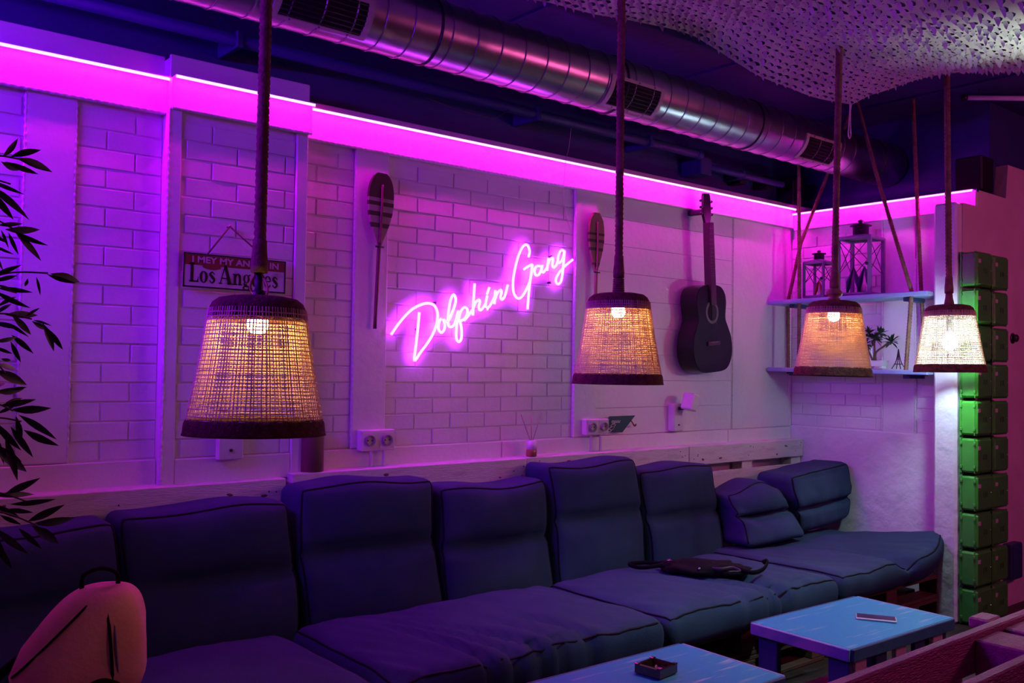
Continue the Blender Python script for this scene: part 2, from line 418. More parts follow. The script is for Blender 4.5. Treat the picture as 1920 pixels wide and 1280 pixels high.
# right wall
brick_panel(wr, -0.62, -0.015, 0.962, 1.72, XC, phase=0.2, side=True)
brick_panel(wr, -1.03, -0.83, 0.962, 1.72, XC, phase=0.4, side=True)
MB().box(XC-0.012, XC, -0.82, -0.63, 0.955, 2.20, .003).build('wall_board', WHITE, wr)
rope_edge(wr, (XC-.012, -0.625, 0.965), (XC-.012, -0.625, 2.18), 0.006)
rope_edge(wr, (XC-.012, -0.825, 0.955), (XC-.012, -0.825, 1.95), 0.006)
brick_panel(wr, -0.62, -0.015, 1.735, 2.20, XC, phase=0.7, side=True)
MB().box(XC-0.018, XC, -1.03, 0.0, 0.0, 0.957, .004).build('plaster_dado', PLASTER, wr)
MB().box(XC-0.010, XC, -1.03, -0.83, 1.72, 2.20, .003).build('wall_board', WHITE, wr)
bandr = struct(MB().box(XC-0.030, XC+0.02, -1.165, -0.041, 2.190, 2.292, .003).build('trim_11', WHITE))
struct(MB().box(XC-0.012, 5.42, -1.165, 0.0, 2.286, 2.298).build('trim_12', NAVY))
# stub pier and the plastered wall with the crates (one plastered outline)
struct(MB().box(4.880, XC+.02, -1.160, -1.036, 0.0, 2.206, .012).build('trim_13', PLASTER))
wf = MB().prism([(4.94, 0), (8.2, 0), (8.2, CEIL), (7.2, 2.50), (5.50, 2.49), (5.47, 2.295), (5.13, 2.297), (5.125, 2.206), (4.94, 2.206)], -1.166, -1.10)
struct(wf.build('wall_side', ROSEWALL))
struct(MB().box(5.56, 8.2, -1.10, -1.0, 2.20, CEIL).build('wall_side_upper', NAVY))
# unseen left wall band, deepened into a lip that cuts violet light off below
struct(MB().box(-0.60, -0.518, -2.4, -0.04, 2.200, 2.325, .002).build('trim_14', WHITE))

# ================================================================== LED strips (lamps of the place)
def led(label, a, b, out, mt=LEDM):
    t = thing('led_strip', label, 'led strip', ((a[0]+b[0])/2, (a[1]+b[1])/2, a[2]), 'magenta led strips along the wall tops')
    L = (Vector(b)-Vector(a)).length/2
    if abs(b[0]-a[0]) > abs(b[1]-a[1]):
        MB().box(-L, L, out-0.004, out+0.004, -0.0040, 0.0045).build('diffuser', mt, t)
        MB().box(-L, L, out-0.0062, out-0.0042, -0.0050, 0.0045).build('core_glow_plate', COREGLOW, t)
        MB().box(-L, L, out-0.011, 0.0, 0.0047, 0.0075).build('top_light_shield', WHITE, t)  # plate added above to keep the strip's light off the wall over it
    else:
        s = out
        MB().box(s-0.004, s+0.004, -L, L, -0.0040, 0.0045).build('diffuser', mt, t)
        if mt is LEDM: MB().box(s-0.0062, s-0.0042, -L, L, -0.0050, 0.0045).build('core_glow_plate', COREGLOW, t)
        MB().box(min(s-.011, 0) if s < 0 else 0, 0 if s < 0 else s+.011, -L, L, 0.0047, 0.0075).build('top_light_shield', WHITE, t)
    return t
led('magenta led strip over the leftmost brick panel, left of the proud pier', (0.32, -0.040, 2.318), (1.148, -0.040, 2.318), -0.024)
led('short magenta led strip across the proud pier above the tin sign', (1.152, PY-.040, 2.318), (1.698, PY-.040, 2.318), -0.024)
led('long magenta led strip above the neon sign and guitar', (1.704, -0.040, 2.318), (XC-.045, -0.040, 2.318), -0.024)
led('magenta led strip above the hanging shelves on the end wall', (XC-.030, -1.16, 2.288), (XC-.030, -0.05, 2.288), -0.022)
led('violet led strip on the side wall left of the plant', (-0.600, -1.35, 2.3485), (-0.600, -0.06, 2.3485), 0.050, LEDV)

# ================================================================== ceiling things
# spiral duct
DY, DZ, DR = -0.50, 2.572, 0.125
duct = thing('spiral_duct', 'long galvanised spiral ventilation duct under the navy ceiling', 'duct', (0.2, DY, DZ))
def ring_pts(r, n=48): return [(0, r*math.cos(2*PI*k/n), r*math.sin(2*PI*k/n)) for k in range(n)]
mb = MB(); nseg = 40; xs = [0.0, 4.78, 4.95, 5.10, 5.20]; rs = [DR, DR, DR*1.02, DR*1.02, DR*1.0]
vs_, fs_ = [], []
for x, r in zip(xs, rs):
    for k in range(nseg): vs_.append((x, r*math.cos(2*PI*k/nseg), r*math.sin(2*PI*k/nseg)))
for i in range(len(xs)-1):
    for k in range(nseg): fs_.append((i*nseg+k, i*nseg+(k+1) % nseg, (i+1)*nseg+(k+1) % nseg, (i+1)*nseg+k))
mb.add(vs_, fs_, True).build('duct_pipe', STEEL, duct)
seam = MB().tube(ring_pts(DR+0.0005), 0.0034, 5, closed=True).mesh('seam', STEEL2)
joint = MB().tube(ring_pts(DR+0.001), 0.0055, 6, closed=True).mesh('joint_collar', BLACK)
x = 0.05; k = 0
while x < 4.72:
    if k % 9 == 6: link('joint_collar', joint, duct, (x, 0, 0))
    else: link('seam', seam, duct, (x, 0, 0))
    x += 0.118 if k % 9 not in (6,) else 0.05; k += 1
link('joint_collar', joint, duct, (4.95, 0, 0))
def duct_vent(x0, x1, a0, a1):
    # curved frame hugging the duct between angles a0..a1 (0 = towards -y, positive = down)
    def P(x, a, r): return (x, -r*math.cos(a), -r*math.sin(a))
    n = 8; R = DR+0.006
    fr = MB(); bw = 0.024; ba = 0.11
    def patch(mbb, xa, xb, aa, ab, r0, r1):
        v, f = [], []
        for i in range(n+1):
            a = aa+(ab-aa)*i/n
            v += [P(xa, a, r0), P(xb, a, r0), P(xa, a, r1), P(xb, a, r1)]
        for i in range(n):
            q = 4*i
            f += [(q+2, q+3, q+7, q+6), (q, q+4, q+5, q+1), (q, q+2, q+6, q+4), (q+1, q+5, q+7, q+3)]
        f += [(0, 1, 3, 2), (4*n, 4*n+2, 4*n+3, 4*n+1)]
        mbb.add(v, f)
    patch(fr, x0, x0+bw, a0, a1, DR-.002, R); patch(fr, x1-bw, x1, a0, a1, DR-.002, R)
    patch(fr, x0+bw, x1-bw, a0, a0+ba, DR-.002, R); patch(fr, x0+bw, x1-bw, a1-ba, a1, DR-.002, R)
    v = fr.build('vent_frame', VENTW, duct)
    inn = MB(); patch(inn, x0+bw, x1-bw, a0+ba, a1-ba, DR-.001, DR+.0015); inn.build('vent_opening', DARKHOLE, v)
    for i in range(7):
        a = a0+ba+(a1-a0-2*ba)*(i+.5)/7
        MB().tube([P(x0+bw, a, R-.001), P(x1-bw, a, R-.001)], 0.0022, 5).build('slat', BLACK, v)
    for xx in (x0+.07, (x0+x1)/2, x1-.07):
        for a in (a0+ba*.5, a1-ba*.5):
            MB().sphere(P(xx, a, R), 0.0045, 6).build('screw', STEEL2, v)
duct_vent(1.10, 1.46, 0.02, 1.18); duct_vent(2.64, 2.98, 0.02, 1.18); duct_vent(4.12, 4.46, 0.02, 1.18)
# navy pipe behind the duct
pp = thing('ceiling_pipe', 'navy painted pipe running behind the silver duct', 'pipe', (0, -0.06, 2.52))
MB().tube([(0.3, 0, 0), (3.0, 0, 0), (4.12, 0, 0)], 0.024, 14).build('pipe_run', NAVY, pp)
MB().tube([(4.10, 0, 0), (4.14, 0, 0)], 0.029, 14).build('pipe_end', NAVY, pp)
for xx in (1.4, 2.9, 3.7): MB().box(xx-.012, xx+.012, -.03, .16, -.032, .032, .003).build('pipe_clip', NAVY, pp)
p2 = thing('ceiling_conduit', 'lower navy conduit ending short of the corner', 'pipe', (0, -0.03, 2.47))
MB().tube([(4.2, 0, 0), (4.98, 0, 0)], 0.02, 12).build('pipe_run', NAVY, p2)
MB().box(4.16, 4.26, -.02, .13, -.05, .05, .006).build('pipe_box', NAVY, p2)
MB().box(4.56, 4.58, -.02, .13, -.024, .024, .003).build('pipe_clip', NAVY, p2)
for lab, px, py in (('small black junction box above the guitar', 1389, 333), ('second black junction box right of the guitar head', 1437, 342)):
    p = at(px, py, Y=0.02); j = thing('junction_box', lab, 'junction box', (p.x, 0.02, p.z), 'black boxes above the led band')
    MB().box(-.03, .03, -.02, .08, -.04, .04, .005).build('box_body', BLACK, j); MB().box(-.022, .022, -.024, -.02, -.03, .03, .002).build('box_cover', BLACK, j)
p = at(1495, 378, Y=-0.03)
s = thing('speaker', 'black speaker tucked into the top inner corner over the shelves', 'speaker', (5.16, 0.02, 2.366))
MB().box(-.06, .06, -.05, .06, 0, .17, .006).build('cabinet', BLACK, s); MB().box(-.05, .05, -.056, -.05, .01, .16, .003).build('grille', DARKHOLE, s)
s = thing('speaker', 'black box speaker on the ledge end above the green crates', 'speaker', (5.27, -1.08, 2.299))
MB().box(-.075, .075, -.075, .075, 0.012, .205, .008).build('cabinet', BLACK, s); MB().box(-.081, -.075, -.065, .065, .022, .195, .003).build('grille', DARKHOLE, s)
MB().box(-.05, .05, -.05, .05, 0, .013, .002).build('base', BLACK, s)
# ceiling tile battens
for i, (x0, y0, x1, y1) in enumerate(((2.6, -0.05, 2.6, -5.1), (3.8, -0.05, 3.8, -5.1), (5.0, -.05, 5.0, -5.1), (1.4, -.05, 1.4, -5.1))):
    MB().box(x0-.012, x0+.012, y1, y0, CEIL-.012, CEIL-.0005).build('ceiling_batten', NAVY, ceil)
# thin cables
def cable(name, label, pts, r, mt, cat='cable'):
    return tag(MB().tube(catmull(pts, 8), r, 6).build(name, mt), label, cat)
cable('sagging_cable', 'thin black cable sagging under the navy pipe', [at(800, 183, Y=-.1), at(860, 205, Y=-.11), at(905, 217, Y=-.11), at(928, 220, Y=-.1), at(955, 206, Y=-.088)], .0025, BLACK)
cable('hanging_wire', 'fine pale wire dropping over the long led strip', [at(1071, 240, Y=-.09), at(1067, 275, Y=-.085), at(1060, 310, Y=-.085), at(1057, 380, Y=-.05), at(1072, 440, Y=-.03)], .0012, SIGNPINK)
# cord loop below the net and white tube
loop = [(0, 0, 0), (-.004, 0, -.05), (-.012, 0, -.12), (-.016, 0, -.165), (-.004, 0, -.185), (.008, 0, -.165), (.004, 0, -.12), (.003, 0, -.05), (.012, 0, -.004)]
p = at(1594, 192, Y=-.88)
tag(MB().tube(catmull(loop, 6), .0032, 6).build('cord_loop', PALLETW, None, tuple(p)), 'pale cord loop dangling from the net edge', 'cord')
tl = thing('tube_light', 'white unlit tube lamp hanging at the far right under the ceiling', 'lamp', tuple(at(1905, 184, Y=-1.3)), None, -.70)
MB().tube([(-.28, 0, 0), (.55, 0, 0)], .014, 12).build('tube', TUBEW, tl)
for xx in (-.28, .55): MB().tube([(xx-.012, 0, 0), (xx+.012, 0, 0)], .017, 12).build('end_cap', BLACK, tl)
for xx in (-.2, .45): MB().tube([(xx, 0, .01), (xx, 0, CEIL-tl.location.z-.001)], .002, 6).build('hanger_wire', BLACK, tl)

# camouflage net
def net():
    ncx, ncy = 54, 58; mb = MB(); rnd = random.Random(3)
    def S(u, v):
        y = -0.66 - v*2.75
        xr = 4.36 + min(0.36, max(0.0, (-0.8-y))*0.42) - 0.05*math.sin(v*9)
        xl = 1.65
        x = xl + u*(xr-xl)
        y2 = y - 0.17*u*max(0, 1-v*3.0) - 0.05*math.sin(u*7.0)*max(0, 1-v*4)
        z = 2.735 - 0.035*math.sin(u*8.5+v*3) - 0.035*math.sin(v*10-u*4) + 0.02*noise.noise((x*3, y2*3, 0))
        z -= 0.04*max(0, 1-v*7)*abs(math.sin(u*5.2)) - .03*u*max(0, 1-v*5)
        return Vector((x, y2, z))
    for i in range(ncx):
        for j in range(ncy):
            u0, u1, v0, v1 = i/ncx, (i+1)/ncx, j/ncy, (j+1)/ncy
            um, vm = (u0+u1)/2, (v0+v1)/2
            out = [S(u0, v0), S(um, v0), S(u1, v0), S(u1, vm), S(u1, v1), S(um, v1), S(u0, v1), S(u0, vm)]
            cu, cv = um+rnd.uniform(-.08, .08)/ncx, vm+rnd.uniform(-.16, .16)/ncy
            ru, rv = rnd.uniform(.30, .46)/ncx, rnd.uniform(.22, .40)/ncy; tw = rnd.uniform(-.6, .6)
            hole = []
            for k in range(8):
                a = -3*PI/4 + k*PI/4
                rr = 1.0 if math.cos(a) < .2 else 1.12
                du, dv = math.cos(a)*ru*rr, math.sin(a)*rv*(0.75 if math.cos(a) > .3 else 1.0)
                hole.append(S(cu+du*math.cos(tw)-dv*math.sin(tw)*.5, cv+dv*math.cos(tw)+du*math.sin(tw)*.5))
            fs = [(k, (k+1) % 8, 8+(k+1) % 8, 8+k) for k in range(8)]
            mb.add(out+hole, fs, False)
            # the cut flap hangs from one side of the hole
            h0 = (hole[0]+hole[6]+hole[7])/3; tip = hole[3]
            ax = (tip-h0); L = ax.length; ax.normalize(); dn = Vector((0, 0, -1)); sd = ax.cross(dn); sd.normalize()
            ang = rnd.uniform(.35, 1.1); w_ = (hole[0]-hole[6]).length*.42; L *= .8
            fl = []
            for s_, wf_ in ((0, .9), (.35, 1.1), (.7, .75), (1.0, .05)):
                bend = ang*(.5+.7*s_); c = h0 + (ax*math.cos(bend)+dn*math.sin(bend))*L*s_*1.05
                fl += [c-sd*w_*wf_, c+sd*w_*wf_]
            mb.add(fl, [(0, 1, 3, 2), (2, 3, 5, 4), (4, 5, 7, 6)], True)
    return mb
nt_ = net().build('camouflage_net', NETM, recalc=False)
tag(nt_, 'off white camouflage net with cut flaps sagging below the ceiling', 'net')

# ================================================================== pendant lamps
SH = 0.335
def shade_r(t):          # radius up the shade, t=0 at the rim
    return 0.168 + (0.112-0.168)*t - 0.004*math.sin(PI*t)
def weave_mesh(seed, nw=104, rows=30, th=1.22, mt=WEAVE):
    rnd = random.Random(seed); mb = MB(); z0, z1 = 0.038, 0.292
    for i in range(rows):
        z = z0+(z1-z0)*i/(rows-1)+rnd.uniform(-.0012, .0012); r = shade_r(z/SH); tl = rnd.uniform(-.0015, .0015); ph = rnd.uniform(0, 6.28)
        pts = [((r+.0014*math.cos(k*2*PI/46*11.5+i*PI))*math.cos(2*PI*k/46), (r+.0014*math.cos(k*2*PI/46*11.5+i*PI))*math.sin(2*PI*k/46), z+tl*math.cos(2*PI*k/46+ph)) for k in range(46)]
        mb.tube(pts, rnd.uniform(.0011, .0015)*th, 4, closed=True)
    for k in range(nw):
        a = 2*PI*k/nw + rnd.uniform(-.010, .010); pts = []
        for q in range(8):
            z = .02+(.305-.02)*q/7; aa = a+.006*math.sin(q*1.1+k); r = shade_r(z/SH)
            pts.append((r*math.cos(aa), r*math.sin(aa), z))
        mb.tube(pts, rnd.uniform(.0008, .0016)*th, 4, cap=False)
    return mb.mesh('shade_weave', mt, recalc=False)
WM = weave_mesh(1)
WM2 = weave_mesh(2, 108, 35, 1.32, WEAVE2)
def rim_mesh():
    mb = MB(); prof = []
    for z in (0.0, .006, .014, .022, .030, .040): prof.append((shade_r(z/SH)+.0022+.0012*math.sin(z*900), z))
    for z in (.040, .02, 0.0): prof.append((shade_r(z/SH)-.0022, z))
    prof.append(prof[0]); mb.lathe(prof, 64, cap=False)
    return mb.mesh('shade_rim', WEAVED)
RM = rim_mesh()
def crown_mesh():
    # shoulder and flat top, inner lining slightly inside
    prof = [(.1165, .276), (.1168, .290), (.115, .305), (.108, .320), (.094, .331), (.070, .336), (.020, .338), (.020, .334), (.069, .332), (.092, .327), (.105, .316), (.112, .303), (.113, .276), (.1165, .276)]
    mb = MB(); mb.lathe(prof, 64, cap=False)
    return mb.mesh('shade_crown', WEAVED)
CM = crown_mesh()
def bulb_mesh(mt, big):
    k = 1.2 if big else 0.85
    prof = [(0, -.052), (.014, -.050), (.026, -.040), (.031, -.026), (.029, -.010), (.020, .008), (.014, .018), (.0135, .024)]
    return MB().lathe([(r*k, z*k) for r, z in prof], 18).mesh('bulb', mt)
BWARM, BAMB, BCOOL = bulb_mesh(WARMM, False), bulb_mesh(WARMM2, False), bulb_mesh(COOLM, True)
def rope_mesh_pts(pts, r, turn=0.055):
    return MB().tube(densify(pts, .006), r, 12, lobes=3, twist=2*PI/turn, lobe_amp=.22)
def pendant(label, x, y, zb, tilt, ztop, cool=False, collar=0, wm=None):
    t = thing('pendant_lamp', label, 'lamp', (x, y, zb), 'woven basket pendant lamps')
    t.rotation_euler = (tilt[0], tilt[1], random.uniform(0, 1))
    link('shade_weave', wm or WM, t); link('shade_rim', RM, t); link('shade_crown', CM, t)
    b = link('bulb', BCOOL if cool else (BAMB if wm else BWARM), t, (0, 0, .288 if not cool else .172))
    so = MB().lathe([(.0125, .300 if not cool else .200), (.017, .308), (.018, .345), (.015, .352)], 16).build('bulb_socket', BLACK, t)
    top = ztop-zb
    R0 = .0142
    rope_mesh_pts([(0, 0, .40), (0, 0, .40+(top-.40)*.5), (0, 0, top)], R0).build('rope', ROPEM, t)
    MB().lathe([(.0205, .395), (.021, .415), (.018, .45), (.017, .475), (.0142, .478)], 16).build('rope_sleeve', ROPEM, t)
    if collar == 0:      # open lashing loops above the shade
        MB().tube([(0, 0, .33), (.004, 0, .36), (0, .002, .40)], .0105, 10).build('cord_end', BLACK, t)
        for ph, rr, h in ((.4, .022, .372), (2.3, .019, .366), (4.4, .024, .358)):
            pts = [(math.cos(ph)*.004, math.sin(ph)*.004, .398), (math.cos(ph)*rr, math.sin(ph)*rr, h+.006), (math.cos(ph)*rr*1.05, math.sin(ph)*rr*1.05, h-.012), (math.cos(ph+.6)*rr*.7, math.sin(ph+.6)*rr*.7, .338)]
            MB().tube(catmull(pts, 6), .0035, 6, flat=.4).build('lashing', TAPE, t)
    elif collar == 1:    # close whipping
        for i in range(7): MB().tube([((.019-.0004*i)*math.cos(a*PI/10), (.019-.0004*i)*math.sin(a*PI/10), .340+i*.008) for a in range(20)], .0045, 6, closed=True).build('whipping_turn', ROPEM, t)
    elif collar == 2:    # turned wooden stop
        MB().lathe([(.016, .336), (.026, .340), (.026, .348), (.018, .352), (.034, .362), (.036, .374), (.028, .384), (.016, .392), (.014, .400)], 20).build('wooden_stop', PADOC, t)
    else:
        MB().lathe([(.024, .336), (.022, .35), (.017, .375), (.016, .40)], 18).build('cable_grip', BROWNV, t)
    MB().lathe([(.004, top-.02), (.03, top-.004), (.032, top), (0, top)], 16).build('ceiling_hook_plate', BLACK, t)
    return t
pendant('largest, nearest woven pendant lamp hanging before the tin sign', 0.961, -1.266, 1.128, (0.0, 0.015), CEIL-.005, False, 0)
pendant('warm woven pendant lamp between the neon sign and the guitar', 2.493, -1.010, 1.244, (0.0, -0.002), CEIL-.003, False, 1, WM2)
pendant('warm amber woven pendant lamp in front of the hanging shelves', 3.735, -1.138, 1.281, (0.02, 0.008), CEIL-.003, False, 2, WM2)
pendant('woven pendant lamp with a cool white bulb beside the green crates', 4.622, -1.246, 1.306, (-0.01, 0.0), CEIL-.003, True, 3, WM2)

# ================================================================== things on the back wall
# neon sign
def nz(p): return at(710+p[0]/4.923, 440+p[1]/4.923, Y=-0.034)
strokes = [
 [(115,920),(200,800),(300,695),(390,645),(460,632),(512,652),(540,705),(545,765),(528,845),(495,925),(450,1000),(390,1080),(330,1160),(345,1010),(362,860),(375,715)],
 [(578,772),(556,815),(553,870),(578,902),(603,880),(612,830),(600,785),(625,800),(650,785),(690,690),(712,610),(702,562),(684,556),(662,610),(646,710),(640,790),(648,842),(675,848),(705,815),(735,705)],
 [(740,700),(726,800),(716,900),(720,965),(742,988),(762,960),(766,890),(757,820),(742,770),(760,705),(792,670),(820,690),(814,742),(788,778),(755,796)],
 [(790,790),(830,745),(866,690)],
 [(886,450),(880,540),(874,640),(870,745)],
 [(872,680),(895,625),(925,600),(935,620),(925,665),(935,695),(960,680),(990,630)],
 [(1003,560),(990,620),(990,662),(1015,668),(1045,625),(1072,570)],
 [(1022,485),(1000,548)],
 [(1003,686),(1008,690)],
 [(1078,512),(1072,580),(1070,640)],
 [(1072,600),(1095,540),(1125,510),(1135,530),(1126,575),(1140,597),(1165,565),(1192,462)],
 [(1383,205),(1393,150),(1372,95),(1332,108),(1290,195),(1258,315),(1240,435),(1246,530),(1276,582),(1312,580),(1350,530),(1388,450),(1408,370),(1420,280),(1380,292),(1340,320)],
 [(1420,280),(1402,400),(1385,550),(1374,688)],
 [(1495,290),(1458,290),(1440,330),(1450,372),(1478,368),(1502,320),(1512,278),(1505,330),(1522,346),(1548,310)],
 [(1568,215),(1560,270),(1555,332)],
 [(1558,285),(1582,232),(1605,213),(1610,235),(1604,275),(1615,303),(1640,280),(1655,240)],
 [(1712,155),(1690,140),(1667,170),(1655,220),(1665,258),(1692,235),(1710,180),(1716,150),(1707,260),(1697,360),(1682,430),(1656,456),(1635,430),(1643,390),(1682,330),(1730,280),(1790,230)],
]
sg = thing('neon_sign', 'glowing magenta neon script sign on the white brick wall', 'sign', tuple(at(900, 570, Y=0)))
off = Vector(sg.location)
for s in strokes:
    pts = [nz(p)-off for p in s]
    MB().tube(catmull(pts, 5), .0062, 8).build('neon_tube', NEONM, sg)
outl = [(40,930),(110,770),(250,650),(420,570),(560,610),(640,500),(740,520),(830,420),(940,420),(1010,440),(1180,430),(1225,270),(1300,80),(1380,50),(1440,110),(1600,110),(1700,90),(1770,150),(1840,220),(1780,330),(1740,440),(1660,500),(1600,440),(1450,480),(1420,720),(1370,740),(1260,650),(1150,620),(1010,740),(850,790),(800,900),(790,1010),(730,1040),(640,960),(470,1050),(350,1200),(290,1170),(280,960),(120,960)]
poly = [nz(p)-off for p in outl]
MB().prism([(p.x, p.z) for p in poly], -0.0235, -0.0195).build('acrylic_backing', ACRYL, sg)
for q in ((535, 630), (450, 1025), (1275, 540), (1600, 440), (1610, 200), (380, 870)):
    c = nz(q)-off; o = MB().lathe([(.005, 0), (.005, .016), (.007, .017), (.007, .021), (0, .022)], 12).build('standoff_screw', STEEL2, sg)
    o.location = (c.x, -0.002, c.z); o.rotation_euler = (PI/2, 0, 0)

# tin sign with lettering
def ribbon(mb, pts, ws, y, k=5, z0=None):
    P = catmull([(a, 0, b) for a, b in pts], k) if len(pts) > 2 else [Vector((a, 0, b)) for a, b in pts]
    n = len(P); v, f = [], []
    for i, p in enumerate(P):
        t = P[min(i+1, n-1)]-P[max(i-1, 0)]
        t.normalize(); nn = Vector((-t.z, 0, t.x))
        q = i/(n-1)*(len(ws)-1); a = int(min(q, len(ws)-2)) if len(ws) > 1 else 0
        wd = ws[a]+(ws[a+1]-ws[a])*(q-a) if len(ws) > 1 else ws[0]
        for s in (1, -1): v.append((p.x+nn.x*wd/2*s, y, p.z+nn.z*wd/2*s))
    for i in range(n-1): f.append((2*i, 2*i+1, 2*i+3, 2*i+2))
    mb.add(v, f)
def ringp(mb, cx, cz, rx, rz, ix, iz, y, n=20):
    v, f = [], []
    for k in range(n):
        a = 2*PI*k/n; v += [(cx+rx*math.cos(a), y, cz+rz*math.sin(a)), (cx+ix*math.cos(a), y, cz+iz*math.sin(a))]
    for k in range(n): j = (k+1) % n; f.append((2*k, 2*k+1, 2*j+1, 2*j))
    mb.add(v, f)
def rectp(mb, x0, x1, z0, z1, y): mb.add([(x0, y, z0), (x1, y, z0), (x1, y, z1), (x0, y, z1)], [(0, 1, 2, 3)])
def slab_word(word, size, y):
    mb = MB(); adv = {'L': .70, 'o': .62, 's': .54, ' ': .18, 'A': .98, 'n': .74, 'g': .62, 'e': .58, 'l': .34}; cx = 0.0
    for ch in word:
        l = MB()
        if ch == 'L':
            rectp(l, .09, .29, 0, 1, y); rectp(l, 0, .38, .93, 1, y); rectp(l, 0, .62, 0, .08, y); ribbon(l, [(.58, .02), (.62, .28)], [.10, .03], y)
        elif ch == 'o': ringp(l, .29, .30, .28, .32, .10, .27, y)
        elif ch == 's': ribbon(l, [(.42, .46), (.27, .59), (.12, .47), (.26, .33), (.41, .17), (.25, .01), (.07, .15)], [.05, .07, .15, .18, .15, .07, .06], y)
        elif ch == 'A':
            ribbon(l, [(.10, 0), (.44, 1)], [.07, .07], y); ribbon(l, [(.44, 1.0), (.78, 0)], [.20, .24], y); rectp(l, .2, .66, .27, .34, y); rectp(l, 0, .24, 0, .06, y); rectp(l, .60, .98, 0, .06, y)
        elif ch == 'n':
            rectp(l, .08, .26, 0, .6, y); rectp(l, 0, .2, .54, .6, y); ribbon(l, [(.2, .42), (.34, .58), (.49, .5), (.52, .3), (.52, 0)], [.06, .09, .17, .18, .18], y); rectp(l, 0, .33, 0, .06, y); rectp(l, .40, .68, 0, .06, y)
        elif ch == 'g':
            ringp(l, .25, .37, .24, .24, .09, .20, y); ringp(l, .26, -.13, .27, .15, .16, .06, y); ribbon(l, [(.38, .54), (.54, .60)], [.06, .10], y); ribbon(l, [(.13, .18), (.10, .06), (.30, .02)], [.05, .12, .16], y)
        elif ch == 'e': ribbon(l, [(.14, .33), (.46, .33), (.43, .5), (.29, .60), (.12, .48), (.10, .28), (.2, .06), (.36, .02), (.50, .14)], [.05, .06, .13, .06, .15, .18, .14, .08, .05], y)
        elif ch == 'l': rectp(l, .08, .27, 0, 1, y); rectp(l, 0, .2, .94, 1, y); rectp(l, 0, .35, 0, .06, y)
        mb.add([((a+cx)*size, b, c*size) for a, b, c in l.v], l.f); cx += adv[ch]
    return mb, cx*size
def text_mesh(name, txt, size, mt, bold=.0):
    cu = bpy.data.curves.new(name, 'FONT'); cu.body = txt; cu.size = size; cu.offset = bold; cu.align_x = 'LEFT'
    o = bpy.data.objects.new(name, cu); C.objects.link(o); bpy.context.view_layer.update()
    me = bpy.data.meshes.new_from_object(o.evaluated_get(bpy.context.evaluated_depsgraph_get()))
    bpy.data.objects.remove(o); me.materials.clear(); me.materials.append(mt); me.name = name
    return me
SX0, SX1, SZ0, SZ1 = 1.206, 1.604, 1.575, 1.700
SY = PY-0.030
ts = thing('tin_sign', 'small worn tin plate sign lettered Los Angeles hanging on string', 'sign', (SX0, SY, SZ0)); ts.rotation_euler = (0, .006, 0)
W_, H_ = SX1-SX0, SZ1-SZ0
MB().box(0, W_, 0, .004, 0, H_, .001).build('plate', SIGNW, ts)
MB().box(.006, W_-.006, -.0008, 0, H_*.66, H_-.006).build('red_stripe', SIGNR, ts)
fr = MB()
for b_ in ((0, W_, 0, .006), (0, W_, H_-.005, H_), (0, .005, 0, H_), (W_-.005, W_, 0, H_)): fr.box(b_[0], b_[1], -.002, .0005, b_[2], b_[3])
fr.build('rim', INK, ts)
wm, ww = slab_word('Los Angeles', .075, -.0016)
sx = (W_-.05)/ww
lo_ = wm.build('large_lettering', INK, ts, None, recalc=False); lo_.location = (.022, 0, .020); lo_.scale = (sx, 1, .92)
me = text_mesh('stripe_lettering', 'I MEY MY ANGEL IN', .030, SIGNPINK, .0010)
o = link('stripe_lettering', me, ts); o.rotation_euler = (PI/2, 0, 0); o.location = (.03, -.0018, H_*.66+.010)
wx = max(v.co.x for v in me.vertices); o.scale = ((W_-.06)/wx, 1.05, 1)
el = MB().add([(.105+.035*math.cos(a*PI/10), -.0017, .080+.011*math.sin(a*PI/10)) for a in range(20)], [tuple(range(20))]); el.build('red_badge', SIGNR, ts, recalc=False)
pk = at(430, 424, Y=SY)-Vector((SX0, SY, SZ0))
for xx in (.085, .325): MB().tube([(xx, -.001, H_-.004), (pk.x, -.002, pk.z)], .0032, 6).build('string', STRING, ts)
o = MB().lathe([(.003, 0), (.003, .03), (.006, .031), (.006, .034), (0, .035)], 10).build('nail', STEEL2, ts, (pk.x, .029, pk.z)); o.rotation_euler = (PI/2, 0, 0)

